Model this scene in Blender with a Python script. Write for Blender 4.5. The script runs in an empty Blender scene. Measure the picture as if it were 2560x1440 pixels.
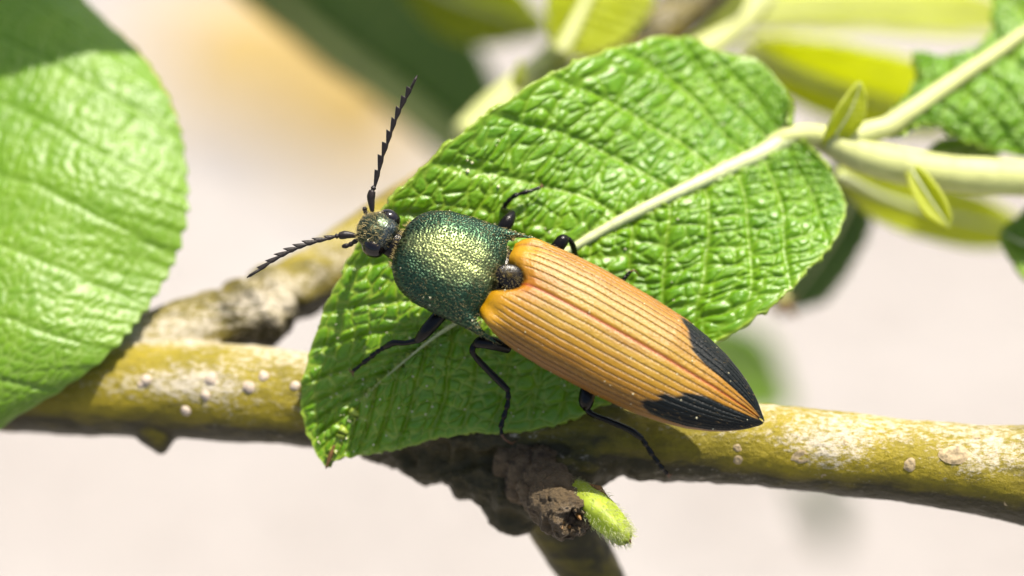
import bpy, math
import numpy as np
from mathutils import Vector, Matrix

# ------------------------------------------------------------------ camera, sky, sun, exposure
# The place is built in real size: meshes are written in millimetres (world axes, Z up) and
# every top-level object carries scale 0.001.  The photograph was taken looking down by PITCH.
MM = 0.001
PITCH = math.radians(45.0)
DIST = 150.0                 # mm from the lens to the plane of sharp focus
PXMM = 70.0                  # photograph pixels per mm in that plane
RIGHT = np.array([1.0, 0.0, 0.0])
UP = np.array([0.0, math.sin(PITCH), math.cos(PITCH)])
BACK = np.array([0.0, -math.cos(PITCH), math.sin(PITCH)])     # towards the camera
RC = np.stack([RIGHT, UP, BACK], axis=1)

sc = bpy.context.scene
sc.unit_settings.system = 'METRIC'
col = sc.collection

cam_data = bpy.data.cameras.new('camera')
cam = bpy.data.objects.new('camera', cam_data)
col.objects.link(cam)
cam.matrix_world = Matrix.Translation(Vector(BACK * DIST * MM)) @ Matrix(RC.tolist()).to_4x4()
cam_data.sensor_width = 36.0
cam_data.lens = 36.0 * DIST / (2560.0 / PXMM)
cam_data.clip_start = 0.005
cam_data.clip_end = 2000.0
cam_data.dof.use_dof = True
cam_data.dof.focus_distance = (DIST - 0.2) * MM
cam_data.dof.aperture_fstop = cam_data.lens / (2 * 3.3)
sc.camera = cam

SUN_CAM = np.array([0.24, 0.86, 0.43])
SUN = RC @ (SUN_CAM / np.linalg.norm(SUN_CAM))                # towards the sun, world axes
sun_el = math.asin(SUN[2])
sun_az = math.atan2(SUN[0], SUN[1])                           # clockwise from +Y
world = bpy.data.worlds.new('World')
sc.world = world
world.use_nodes = True
wn = world.node_tree
bg = wn.nodes['Background']
sky = wn.nodes.new('ShaderNodeTexSky')
sky.sky_type = 'NISHITA'
sky.sun_disc = False
sky.sun_elevation = sun_el
sky.sun_rotation = sun_az
sky.air_density = 1.0
sky.dust_density = 4.0
wn.links.new(sky.outputs[0], bg.inputs[0])
bg.inputs[1].default_value = 0.095
sun_data = bpy.data.lights.new('sun', 'SUN')
sun_data.energy = 4.6
sun_data.angle = math.radians(0.53)
sun_data.color = (1.0, 0.93, 0.81)
sun_ob = bpy.data.objects.new('sun', sun_data)
col.objects.link(sun_ob)
sun_ob.rotation_euler = Vector(SUN).to_track_quat('Z', 'Y').to_euler()
sun_ob.location = Vector(SUN * 2.0)

sc.view_settings.view_transform = 'Standard'
sc.view_settings.look = 'None'
sc.view_settings.exposure = 1.35
sc.view_settings.gamma = 1.0
sc.view_settings.use_curve_mapping = False
sc.cycles.use_denoising = True
sc.cycles.max_bounces = 10
sc.cycles.diffuse_bounces = 5
sc.cycles.glossy_bounces = 4
sc.cycles.transmission_bounces = 8
sc.cycles.sample_clamp_indirect = 4.0

rng = np.random.default_rng(7)

# ------------------------------------------------------------------ helpers
def C(px, py, d=0.0):
    """photograph pixel + distance (mm) in front of the focus plane -> world point in mm"""
    px, py, d = np.broadcast_arrays(np.asarray(px, float), np.asarray(py, float), np.asarray(d, float))
    k = (DIST - d) / DIST / PXMM
    loc = np.stack([(px - 1280.0) * k, (720.0 - py) * k, d], axis=-1)
    return loc @ RC.T

def Cl(lst):
    a = np.array(lst, float)
    return C(a[:, 0], a[:, 1], a[:, 2])

def camdir(v):
    v = RC @ np.array(v, float)
    return v / np.linalg.norm(v)

def unit(v):
    return v / np.maximum(np.linalg.norm(v, axis=-1, keepdims=True), 1e-12)

def smooth(a, b, x):
    t = np.clip((x - a) / (b - a), 0, 1)
    return t * t * (3 - 2 * t)

def _hash(ix, iy, iz, seed):
    h = (ix.astype(np.int64) * 374761393 + iy.astype(np.int64) * 668265263 + iz.astype(np.int64) * 2147483647 + seed * 1274126177) & 0xFFFFFFFF
    h = ((h ^ (h >> 13)) * 1274126177) & 0xFFFFFFFF
    h = ((h ^ (h >> 16)) * 2246822519) & 0xFFFFFFFF
    return ((h ^ (h >> 15)) & 0xFFFFFF) / float(0xFFFFFF)

def vnoise(p, seed=0):
    p = np.asarray(p, float)
    i = np.floor(p).astype(np.int64)
    f = p - i
    f = f * f * (3 - 2 * f)
    out = 0
    for dx in (0, 1):
        for dy in (0, 1):
            for dz in (0, 1):
                w = (f[..., 0] if dx else 1 - f[..., 0]) * (f[..., 1] if dy else 1 - f[..., 1]) * (f[..., 2] if dz else 1 - f[..., 2])
                out = out + w * _hash(i[..., 0] + dx, i[..., 1] + dy, i[..., 2] + dz, seed)
    return out * 2 - 1

def fbm(p, octv=4, seed=0):
    o, a = 0, 1.0
    for k in range(octv):
        o = o + a * vnoise(np.asarray(p) * (2.03 ** k), seed + k * 17)
        a *= 0.5
    return o

def vor2(x, y, seed=0, jit=0.85):
    ix, iy = np.floor(x).astype(np.int64), np.floor(y).astype(np.int64)
    f1 = np.full(x.shape, 9.0); f2 = np.full(x.shape, 9.0); cid = np.zeros(x.shape)
    z = np.zeros_like(ix)
    for dx in (-1, 0, 1):
        for dy in (-1, 0, 1):
            cx, cy = ix + dx, iy + dy
            px = cx + 0.5 + jit * (_hash(cx, cy, z, seed) - 0.5)
            py = cy + 0.5 + jit * (_hash(cx, cy, z, seed + 5) - 0.5)
            d = np.hypot(px - x, py - y)
            n = d < f1
            f2 = np.where(n, f1, np.minimum(f2, d))
            cid = np.where(n, _hash(cx, cy, z, seed + 9), cid)
            f1 = np.where(n, d, f1)
    return f1, f2, cid

def catmull(P, t):
    """P (n, k) control rows, t in [0, n-1]"""
    P = np.asarray(P, float)
    n = len(P)
    t = np.clip(np.asarray(t, float), 0, n - 1 - 1e-9)
    i = np.floor(t).astype(int)
    f = (t - i)[:, None]
    Q = np.vstack([2 * P[0] - P[1], P, 2 * P[-1] - P[-2]])
    a, b, c, d = Q[i], Q[i + 1], Q[i + 2], Q[i + 3]
    return 0.5 * ((2 * b) + (c - a) * f + (2 * a - 5 * b + 4 * c - d) * f ** 2 + (3 * b - a - 3 * c + d) * f ** 3)

def resample(P, n):
    return catmull(P, np.linspace(0, len(P) - 1, n))

def tag(o, label=None, cat=None, group=None, kind=None):
    if label: o['label'] = label
    if cat: o['category'] = cat
    if group: o['group'] = group
    if kind: o['kind'] = kind
    return o

BASE = {}
def thing(name, base, label, cat, group=None):
    e = bpy.data.objects.new(name, None)
    e.empty_display_size = 2.0
    col.objects.link(e)
    e.location = Vector(np.asarray(base) * MM)
    e.scale = (MM, MM, MM)
    BASE[e.name] = np.asarray(base, float)
    return tag(e, label, cat, group)

def base_of(o):
    while o.parent: o = o.parent
    return BASE[o.name]

def mesh(name, V, F, mat, parent=None, attrs=None, smooth_shade=True, base=None, solid=0.0):
    V = np.asarray(V, float).reshape(-1, 3)
    b = base_of(parent) if parent is not None else (V.mean(0) if base is None else np.asarray(base, float))
    me = bpy.data.meshes.new(name)
    V = V - b
    if isinstance(F, np.ndarray) and F.shape[1] == 4:
        me.vertices.add(len(V)); me.vertices.foreach_set('co', V.astype(np.float32).ravel())
        nf = len(F)
        me.loops.add(nf * 4); me.loops.foreach_set('vertex_index', F.astype(np.int32).ravel())
        me.polygons.add(nf)
        me.polygons.foreach_set('loop_start', np.arange(0, nf * 4, 4, dtype=np.int32))
        me.update(calc_edges=True)
    else:
        me.from_pydata(V.tolist(), [], [list(map(int, f)) for f in F])
    if attrs:
        for k, a in attrs.items():
            a = np.asarray(a, np.float32)
            if a.ndim == 1:
                at = me.attributes.new(k, 'FLOAT', 'POINT'); at.data.foreach_set('value', a)
            else:
                at = me.attributes.new(k, 'FLOAT_COLOR', 'POINT')
                at.data.foreach_set('color', np.hstack([a, np.ones((len(a), 1), np.float32)]).ravel())
    me.polygons.foreach_set('use_smooth', np.full(len(me.polygons), smooth_shade))
    me.materials.append(mat)
    me.update()
    o = bpy.data.objects.new(name, me)
    col.objects.link(o)
    if parent is not None:
        o.parent = parent
    else:
        o.location = Vector(b * MM); o.scale = (MM, MM, MM)
        BASE[o.name] = b
    if solid:
        m = o.modifiers.new('thickness', 'SOLIDIFY'); m.thickness = solid; m.offset = -1.0
    return o

def grid_faces(n, m, flip=False, wrap=False):
    i = np.arange(n - 1)[:, None]; j = np.arange(m if wrap else m - 1)[None, :]
    j2 = (j + 1) % m
    a, b, c, d = i * m + j, i * m + j2, (i + 1) * m + j2, (i + 1) * m + j
    F = np.stack(np.broadcast_arrays(a, b, c, d), -1).reshape(-1, 4)
    return F[:, ::-1].copy() if flip else F

def grid_normals(P):
    du = np.gradient(P, axis=0); dv = np.gradient(P, axis=1)
    return unit(np.cross(du, dv))

def frames(P):
    T = unit(np.gradient(P, axis=0))
    N = np.zeros_like(P)
    ref = BACK if abs(T[0] @ BACK) < 0.9 else RIGHT
    n = unit(ref - T[0] * (ref @ T[0]))
    for i in range(len(P)):
        n = n - T[i] * (n @ T[i]); n = n / np.linalg.norm(n)
        N[i] = n
    return T, N, np.cross(T, N)

def tube(P, R, seg=16, flat=None, caps=True):
    """returns V, F (quads as array) of a tube with rounded closed ends; flat = squash factor along the binormal"""
    P = np.asarray(P, float); R = np.asarray(R, float)
    T, N, B = frames(P)
    ang = np.linspace(0, 2 * np.pi, seg, endpoint=False)
    fl = np.ones(len(P)) if flat is None else np.broadcast_to(flat, (len(P),))
    V = P[:, None] + R[:, None, None] * (np.cos(ang)[None, :, None] * N[:, None] + fl[:, None, None] * np.sin(ang)[None, :, None] * B[:, None])
    if caps:
        rows0, rows1 = [], []
        for f, s in ((0.25, 0.97), (0.6, 0.8), (0.9, 0.44), (1.0, 0.02)):
            rows0.insert(0, P[0] - T[0] * R[0] * f * 0.6 + (V[0] - P[0]) * s)
            rows1.append(P[-1] + T[-1] * R[-1] * f * 0.6 + (V[-1] - P[-1]) * s)
        V = np.concatenate([np.stack(rows0), V, np.stack(rows1)])
    return V.reshape(-1, 3), grid_faces(V.shape[0], seg, flip=False, wrap=True)

class Join:
    def __init__(s): s.V, s.F, s.n, s.A = [], [], 0, []
    def add(s, vf, a=None):
        V, F = vf
        s.V.append(V); s.F.append(np.asarray(F) + s.n); s.n += len(V)
        s.A.append(np.full(len(V), 0.0 if a is None else a))
    def get(s): return np.concatenate(s.V), np.concatenate(s.F)
    def attr(s): return np.concatenate(s.A)

# ------------------------------------------------------------------ materials
ALB = 0.62                                             # common reflectance factor of the diffuse colours
def al(c, f=ALB): return tuple(x * f for x in c)
def new_mat(name):
    m = bpy.data.materials.new(name); m.use_nodes = True
    nt = m.node_tree
    return m, nt, nt.nodes['Principled BSDF'], nt.nodes['Material Output']

def nd(nt, kind, **kw):
    n = nt.nodes.new(kind)
    for k, v in kw.items():
        if k.startswith('i_'): n.inputs[k[2:]].default_value = v
        else: setattr(n, k, v)
    return n

def noise_node(nt, coord, scale, detail=4, rough=0.55, vec_scale=None):
    src = coord
    if vec_scale is not None:
        mp = nd(nt, 'ShaderNodeMapping'); mp.inputs['Scale'].default_value = vec_scale
        nt.links.new(coord, mp.inputs[0]); src = mp.outputs[0]
    n = nd(nt, 'ShaderNodeTexNoise'); n.inputs['Scale'].default_value = scale
    n.inputs['Detail'].default_value = detail; n.inputs['Roughness'].default_value = rough
    nt.links.new(src, n.inputs['Vector'])
    return n.outputs['Fac']

def ramp(nt, fac, stops):
    r = nd(nt, 'ShaderNodeValToRGB')
    e = r.color_ramp.elements
    while len(e) < len(stops): e.new(0.5)
    for el, (p, c) in zip(e, stops):
        el.position = p; el.color = (*c, 1) if len(c) == 3 else c
    nt.links.new(fac, r.inputs[0])
    return r.outputs[0]

def mixc(nt, fac, a, b):
    m = nd(nt, 'ShaderNodeMix', data_type='RGBA')
    for s, v in ((m.inputs[0], fac), (m.inputs[6], a), (m.inputs[7], b)):
        if isinstance(v, (int, float)): s.default_value = v
        elif isinstance(v, tuple): s.default_value = (*v, 1)
        else: nt.links.new(v, s)
    return m.outputs[2]

def mathn(nt, op, a, b=0.0):
    m = nd(nt, 'ShaderNodeMath', operation=op)
    for s, v in ((m.inputs[0], a), (m.inputs[1], b)):
        if isinstance(v, (int, float)): s.default_value = v
        else: nt.links.new(v, s)
    return m.outputs[0]

def attr(nt, name, kind='Fac'):
    a = nd(nt, 'ShaderNodeAttribute'); a.attribute_name = name
    return a.outputs[kind]

def obj_coord(nt):
    return nd(nt, 'ShaderNodeTexCoord').outputs['Object']

def bump(nt, height, bsdf, dist_mm, strength=1.0):
    b = nd(nt, 'ShaderNodeBump'); b.inputs['Strength'].default_value = strength
    b.inputs['Distance'].default_value = dist_mm * MM
    nt.links.new(height, b.inputs['Height'])
    nt.links.new(b.outputs[0], bsdf.inputs['Normal'])
    return b.outputs[0]

def leaf_material(name, c_lo, c_hi, c_vein, c_trans, trans=0.35, rough=0.42, spec=0.5, fine=6.0, bump_mm=0.02):
    c_lo, c_hi, c_vein, c_trans = al(c_lo), al(c_hi), al(c_vein), al(c_trans, 0.85)
    m, nt, bs, out = new_mat(name)
    oc = obj_coord(nt)
    n1 = noise_node(nt, oc, 0.55, 5, 0.6)
    n2 = noise_node(nt, oc, fine, 4, 0.6)
    c = ramp(nt, n1, [(0.3, c_lo), (0.7, c_hi)])
    c = mixc(nt, mathn(nt, 'MULTIPLY', n2, 0.4), c, tuple(0.6 * x for x in c_lo))
    v = attr(nt, 'vein')
    c = mixc(nt, v, c, c_vein)
    nt.links.new(c, bs.inputs['Base Color'])
    bs.inputs['Roughness'].default_value = rough
    bs.inputs['Specular IOR Level'].default_value = spec * 0.75
    nb = bump(nt, n2, bs, bump_mm, 0.8)
    tr = nd(nt, 'ShaderNodeBsdfTranslucent')
    ct = mixc(nt, mathn(nt, 'MULTIPLY', v, 0.6), c_trans, tuple(0.6 * x for x in c_trans))
    nt.links.new(ct, tr.inputs[0])
    mx = nd(nt, 'ShaderNodeMixShader'); mx.inputs[0].default_value = trans
    nt.links.new(bs.outputs[0], mx.inputs[1]); nt.links.new(tr.outputs[0], mx.inputs[2])
    nt.links.new(mx.outputs[0], out.inputs['Surface'])
    return m

M_leaf = leaf_material('leaf_green', (0.100, 0.290, 0.002), (0.190, 0.400, 0.002), (0.46, 0.56, 0.06), (0.45, 0.72, 0.01), 0.26, 0.34, 0.60, 9.0, 0.022)
M_leafL = leaf_material('leaf_green_broad', (0.140, 0.310, 0.006), (0.215, 0.400, 0.008), (0.32, 0.46, 0.10), (0.40, 0.66, 0.03), 0.28, 0.42, 0.5, 4.0)
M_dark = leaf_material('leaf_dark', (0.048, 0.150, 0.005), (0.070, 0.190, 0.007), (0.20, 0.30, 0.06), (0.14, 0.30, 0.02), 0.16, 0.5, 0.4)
M_young = leaf_material('leaf_young', (0.46, 0.54, 0.012), (0.58, 0.66, 0.02), (0.75, 0.80, 0.25), (0.90, 0.95, 0.02), 0.62, 0.5, 0.35)
M_olive = leaf_material('leaf_olive', (0.20, 0.26, 0.010), (0.27, 0.33, 0.015), (0.45, 0.48, 0.12), (0.70, 0.78, 0.02), 0.5, 0.5, 0.35)

def simple_mat(name, base, rough=0.5, spec=0.5, metal=0.0, noise_scale=None, var=0.4, bump_mm=0.0, trans=None):
    base = al(base); spec *= 0.75
    m, nt, bs, out = new_mat(name)
    bs.inputs['Roughness'].default_value = rough
    bs.inputs['Specular IOR Level'].default_value = spec
    bs.inputs['Metallic'].default_value = metal
    if noise_scale:
        oc = obj_coord(nt)
        n = noise_node(nt, oc, noise_scale, 5, 0.6)
        c = ramp(nt, n, [(0.3, tuple(x * (1 - var) for x in base)), (0.7, tuple(min(1, x * (1 + var)) for x in base))])
        nt.links.new(c, bs.inputs['Base Color'])
        if bump_mm: bump(nt, n, bs, bump_mm)
    else:
        bs.inputs['Base Color'].default_value = (*base, 1)
    if trans:
        tr = nd(nt, 'ShaderNodeBsdfTranslucent'); tr.inputs[0].default_value = (*trans[0], 1)
        mx = nd(nt, 'ShaderNodeMixShader'); mx.inputs[0].default_value = trans[1]
        nt.links.new(bs.outputs[0], mx.inputs[1]); nt.links.new(tr.outputs[0], mx.inputs[2])
        nt.links.new(mx.outputs[0], out.inputs['Surface'])
    return m

M_stem = simple_mat('shoot_stem', (0.66, 0.69, 0.28), 0.5, 0.4, noise_scale=1.2, var=0.15, bump_mm=0.03, trans=((0.7, 0.75, 0.2), 0.2))
M_drib = simple_mat('dark_leaf_midrib', (0.36, 0.44, 0.14), 0.5, 0.4, noise_scale=1.0, var=0.2)
M_rib = simple_mat('leaf_midrib', (0.56, 0.62, 0.30), 0.45, 0.45, noise_scale=3.0, var=0.15, bump_mm=0.02)
M_bud = simple_mat('bud_green', (0.42, 0.52, 0.05), 0.5, 0.4, noise_scale=2.0, var=0.25, bump_mm=0.03, trans=((0.6, 0.75, 0.06), 0.3))
M_scale = simple_mat('bud_scale_brown', (0.22, 0.11, 0.03), 0.5, 0.4, noise_scale=4.0, var=0.5, bump_mm=0.03)
M_black = simple_mat('chitin_black', (0.006, 0.005, 0.004), 0.20, 0.24, noise_scale=14.0, var=0.5, bump_mm=0.012)
M_ant = simple_mat('chitin_antenna', (0.016, 0.011, 0.009), 0.42, 0.35, noise_scale=16.0, var=0.5, bump_mm=0.012)
M_eye = simple_mat('eye_black', (0.006, 0.004, 0.004), 0.16, 0.55)
M_claw = simple_mat('claw_brown', (0.12, 0.045, 0.015), 0.35, 0.5)
M_gold = simple_mat('hair_gold', (0.58, 0.45, 0.17), 0.35, 0.6)
M_goldd = simple_mat('hair_amber', (0.40, 0.27, 0.09), 0.4, 0.6)
M_fuzz = simple_mat('fuzz_pale', (0.75, 0.78, 0.45), 0.45, 0.5, trans=((0.8, 0.85, 0.4), 0.4))
M_pollen = simple_mat('pollen_cream', (0.85, 0.80, 0.52), 0.5, 0.4)
M_lent = simple_mat('lenticel_pale', (0.52, 0.42, 0.32), 0.6, 0.4, noise_scale=5.0, var=0.4, bump_mm=0.04)
M_lent2 = simple_mat('lenticel_brown', (0.42, 0.32, 0.17), 0.6, 0.4, noise_scale=5.0, var=0.5, bump_mm=0.05)
M_dry = leaf_material('leaf_dry', (0.46, 0.31, 0.11), (0.60, 0.47, 0.15), (0.5, 0.36, 0.16), (0.5, 0.3, 0.08), 0.2, 0.6, 0.3, 0.8)

def bark_material(name, c_a, c_b, c_dark, c_pale, pale=0.5, dark=0.5, scale=1.0, relief=0.07):
    c_a, c_b, c_dark, c_pale = al(c_a), al(c_b), al(c_dark), al(c_pale)
    m, nt, bs, out = new_mat(name)
    oc = obj_coord(nt)
    n_big = noise_node(nt, oc, 0.35 * scale, 4, 0.55)
    n_mid = noise_node(nt, oc, 1.4 * scale, 6, 0.62, (0.45, 1.4, 1.4))
    n_fin = noise_node(nt, oc, 7.0 * scale, 5, 0.65)
    n_str = noise_node(nt, oc, 4.2 * scale, 8, 0.78, (0.75, 1.4, 1.4))
    c = ramp(nt, n_big, [(0.35, c_a), (0.65, c_b)])
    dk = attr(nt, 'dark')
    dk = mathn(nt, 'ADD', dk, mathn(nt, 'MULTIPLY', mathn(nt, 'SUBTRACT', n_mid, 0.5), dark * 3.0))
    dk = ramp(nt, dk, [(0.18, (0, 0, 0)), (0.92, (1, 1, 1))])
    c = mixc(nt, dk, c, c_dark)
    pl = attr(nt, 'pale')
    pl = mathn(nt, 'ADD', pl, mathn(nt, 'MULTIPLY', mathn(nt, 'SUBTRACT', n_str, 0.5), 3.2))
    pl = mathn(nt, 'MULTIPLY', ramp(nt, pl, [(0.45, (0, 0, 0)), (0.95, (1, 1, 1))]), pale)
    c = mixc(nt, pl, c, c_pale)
    c = mixc(nt, mathn(nt, 'MULTIPLY', ramp(nt, n_fin, [(0.52, (0, 0, 0)), (0.75, (1, 1, 1))]), 0.55), c, tuple(x * 0.35 for x in c_a))
    nt.links.new(c, bs.inputs['Base Color'])
    bs.inputs['Roughness'].default_value = 0.5
    bs.inputs['Specular IOR Level'].default_value = 0.25
    h = mathn(nt, 'ADD', mathn(nt, 'MULTIPLY', n_str, 0.7), n_fin)
    bump(nt, h, bs, relief, 0.9)
    return m

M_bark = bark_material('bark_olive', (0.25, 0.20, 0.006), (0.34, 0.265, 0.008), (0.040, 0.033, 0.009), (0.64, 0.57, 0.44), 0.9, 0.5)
M_knot = bark_material('bark_knot', (0.13, 0.090, 0.045), (0.19, 0.132, 0.068), (0.030, 0.018, 0.012), (0.34, 0.27, 0.19), 0.75, 1.2, 1.6, 0.16)

def vcol_mat(name, rough, spec, metal=0.0, bscale=None, bdist=0.01, tint=None, coat=0.0, dark_spec=None):
    m, nt, bs, out = new_mat(name)
    nt.links.new(attr(nt, 'col', 'Color'), bs.inputs['Base Color'])
    bs.inputs['Roughness'].default_value = rough
    bs.inputs['Specular IOR Level'].default_value = spec
    bs.inputs['Metallic'].default_value = metal
    if dark_spec is not None:
        mr = nd(nt, 'ShaderNodeMapRange'); mr.inputs[2].default_value = 0.035
        mr.inputs[3].default_value = dark_spec; mr.inputs[4].default_value = spec
        bw = nd(nt, 'ShaderNodeRGBToBW'); nt.links.new(attr(nt, 'col', 'Color'), bw.inputs[0])
        nt.links.new(bw.outputs[0], mr.inputs[0]); nt.links.new(mr.outputs[0], bs.inputs['Specular IOR Level'])
    if coat: bs.inputs['Coat Weight'].default_value = coat; bs.inputs['Coat Roughness'].default_value = 0.3
    if tint: bs.inputs['Specular Tint'].default_value = (*tint, 1)
    if bscale:
        n = noise_node(nt, obj_coord(nt), bscale, 3, 0.6)
        bump(nt, n, bs, bdist)
    return m
M_ely = vcol_mat('elytron_horn', 0.36, 0.40, 0.0, 18.0, 0.020, dark_spec=0.14)
M_pro = vcol_mat('pronotum_metal', 0.34, 0.5, 0.85, None)

# ------------------------------------------------------------------ ground
GZ = -600.0                                            # mm below the subject
def ground_material():
    m, nt, bs, out = new_mat('ground_sand')
    oc = obj_coord(nt)
    n1 = noise_node(nt, oc, 6.0, 5, 0.55)
    n2 = noise_node(nt, oc, 60.0, 6, 0.65)
    n3 = noise_node(nt, oc, 500.0, 4, 0.6)
    c = ramp(nt, n1, [(0.3, al((0.300, 0.272, 0.252))), (0.7, al((0.395, 0.380, 0.368)))])
    c = mixc(nt, mathn(nt, 'MULTIPLY', n2, 0.35), c, al((0.26, 0.22, 0.185)))
    c = mixc(nt, mathn(nt, 'MULTIPLY', n3, 0.3), c, al((0.42, 0.40, 0.385)))
    nt.links.new(c, bs.inputs['Base Color'])
    bs.inputs['Roughness'].default_value = 0.9
    bump(nt, n2, bs, 6.0, 0.6)
    return m
gm = bpy.data.meshes.new('ground')
S = 400.0
gm.from_pydata([(-S, -S, 0), (S, -S, 0), (S, S, 0), (-S, S, 0)], [], [(0, 1, 2, 3)])
gm.materials.append(ground_material())
go = bpy.data.objects.new('ground', gm); col.objects.link(go)
go.location = (0, 0, GZ * MM)
tag(go, kind='structure', label='pale sandy ground far below, out of focus')

def on_ground(px, py):
    d0 = C(px, py, 0.0); o = BACK * DIST
    r = d0 - o
    return o + r * ((GZ - o[2]) / r[2])

# ------------------------------------------------------------------ leaves
def leaf_rows(rows, name, parent, mat, ns=60, nt=16, veins=None, sweep=0.13, tooth=0.0, tooth_n=20, bow=(0.0, 0.0),
              relief=1.0, cell=0.33, solid=0.18, seed=1, ladder=0.6, wave=0.0):
    """rows: (mid, edge_a, edge_b) world points from leaf base to tip; builds the blade as a displaced grid"""
    rows = np.asarray(rows, float)                      # n,3,3
    n = len(rows)
    s = np.linspace(0, 1, ns)
    G = catmull(rows.reshape(n, 9), s * (n - 1)).reshape(ns, 3, 3)
    Mid = G[:, 0]
    arc = np.concatenate([[0], np.cumsum(np.linalg.norm(np.diff(Mid, axis=0), axis=1))])
    L = arc[-1]
    out_p, out_v, halves = [], [], []
    tt = np.linspace(0, 1, nt + 1)
    for side, E in ((1, G[:, 1]), (-1, G[:, 2])):
        W = E - Mid
        wl = np.linalg.norm(W, axis=1)
        if tooth:
            ph = arc / L * tooth_n + 0.35 * vnoise(np.stack([arc * 0.6, arc * 0 + seed, arc * 0], -1), seed)
            fr = ph - np.floor(ph)
            amp = tooth * (0.6 + 0.8 * _hash(np.floor(ph).astype(int), np.full(ns, 3), np.full(ns, side + 2), seed))
            dl = amp * (np.minimum(fr / 0.75, (1 - fr) / 0.25) - 0.5) + tooth * 0.8 * vnoise(np.stack([arc * 0.35, arc * 0, arc * 0 + side], -1), seed + 3)
            dl *= smooth(0, 1.0, wl)
            W = W * (1 + dl / np.maximum(wl, 0.05))[:, None]
        t = tt[None, :, None]
        P = Mid[:, None] + W[:, None] * t
        lat = unit(W); tan = unit(np.gradient(Mid, axis=0))
        nrm = unit(np.cross(tan, lat)) * side
        if (nrm.mean(0) @ BACK) < 0: nrm = -nrm
        b = bow[0 if side == 1 else 1]
        P = P + nrm[:, None] * (b * wl[:, None] * 4 * tt * (1 - tt))[..., None]
        if wave:
            wv = wave * vnoise(np.stack([np.broadcast_to(arc[:, None], P.shape[:2]) * 0.22, np.broadcast_to(tt[None] * 1.2 * side, P.shape[:2]), np.zeros(P.shape[:2])], -1), seed + 11)
            P = P + nrm[:, None] * (wv * smooth(0.1, 1.0, tt)[None] * np.minimum(1, (wl / 2) ** 2)[:, None])[..., None]
        q = wl[:, None] * tt[None]                       # mm across
        S_ = s[:, None] + 0 * q
        sw = sweep * (1 - S_) + 0.04
        sig = S_ - sw * tt[None] ** 1.15
        sig = sig + 0.004 * vnoise(np.stack([q * 0.8, S_ * L * 0.5, 0 * q + side], -1), seed)
        vs = np.sort(np.asarray(veins[0 if side == 1 else 1] if veins is not None else np.linspace(-0.1, 0.97, 13)))
        k = np.clip(np.searchsorted(vs, sig), 1, len(vs) - 1)
        near = np.where(np.abs(sig - vs[k - 1]) < np.abs(vs[k] - sig), k - 1, k)
        d2 = np.abs(sig - vs[near]) * L * 0.8
        kv = 0.55
        A_ = (q + kv * S_ * L) / math.hypot(1, kv)          # along the secondary veins
        B_ = sig * L * 0.85                                  # across them
        prs = vnoise(np.stack([A_ * 0.5, 0 * q + k * 3.3, 0 * q + side * 2], -1), seed + 2)
        ph3 = A_ / ladder + 0.8 * prs + _hash(k, k * 0 + side, k * 0, seed) + 0.16 * vnoise(np.stack([B_ * 1.6, A_ * 1.6, q * 0], -1), seed + 8)
        ph3 = ph3 + 0.30 * vnoise(np.stack([B_ * 0.9 + 5, A_ * 0.7, q * 0], -1), seed + 18)
        f3 = np.abs(ph3 - np.round(ph3)) * ladder
        wx = A_ + 0.14 * vnoise(np.stack([A_ * 2.2, B_ * 2.2, 0 * q], -1), seed + 4)
        wy = B_ + 0.14 * vnoise(np.stack([A_ * 2.2, B_ * 2.2, 0 * q + 9], -1), seed + 5)
        f1, f2, cid = vor2(wx / (cell * 0.9), wy / (cell * 1.15), seed)
        e4 = (f2 - f1) * cell * 0.5
        g1, g2_, cid2 = vor2(wx / (cell * 0.42) + 7, wy / (cell * 0.42), seed + 1)
        e5 = (g2_ - g1) * cell * 0.21
        fade = smooth(0.0, 1.9 if ns > 500 else 0.4, wl)[:, None] * (1 - 0.5 * smooth(0.85, 1.0, tt))[None]
        g2 = np.exp(-(d2 / 0.13) ** 2); g3 = np.exp(-(f3 / 0.085) ** 2); g4 = np.exp(-(e4 / 0.05) ** 2); g5 = np.exp(-(e5 / 0.025) ** 2)
        gm_ = np.exp(-(q / 0.45) ** 2)
        dome = smooth(0.0, 0.16, np.minimum(np.minimum(d2, f3), e4 * 1.4))
        lad = 1 - 0.62 * smooth(0.38, 0.58, s)[:, None]
        h = -0.15 * g2 - 0.085 * g3 * (1 - g2) * lad - 0.045 * g4 - 0.015 * g5 + 0.045 * (cid - 0.5) * dome + 0.045 * dome - 0.16 * gm_
        h = h + 0.09 * vnoise(np.stack([q * 0.9, S_ * L * 0.9, 0 * q + side * 5], -1), seed + 6)
        P = P + nrm[:, None] * (h * relief * fade)[..., None]
        fine = 0.55 + 0.45 * smooth(0.35, 0.6, s)[:, None]
        v = np.maximum(np.maximum(0.62 * fine * np.exp(-(d2 / 0.05) ** 2) * (1 - 0.6 * tt[None] ** 2), 0.50 * fine * lad * np.exp(-(f3 / 0.032) ** 2)), 0.62 * fine ** 2 * np.exp(-(e4 / 0.028) ** 2))
        rq = np.interp(s, [0, .25, .5, .7, 1], [.42, .32, .20, .11, .06])[:, None] * (1 if ns > 300 else 0.5)
        v = np.maximum(v, 0.75 * np.exp(-(q / rq) ** 2))
        v = np.maximum(v, 0.16 * fine * np.exp(-(e5 / 0.014) ** 2))
        v = np.maximum(v, 0.55 * np.exp(-((1 - tt[None]) * np.maximum(wl[:, None], .3) / 0.10) ** 2))   # pale rim
        halves.append((P, v))
    Pa, va = halves[0]; Pb, vb = halves[1]
    P = np.concatenate([Pb[:, :0:-1], Pa], axis=1)
    v = np.concatenate([vb[:, :0:-1], va], axis=1)
    N = grid_normals(P)
    flip = (N.mean((0, 1)) @ BACK) < 0
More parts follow.
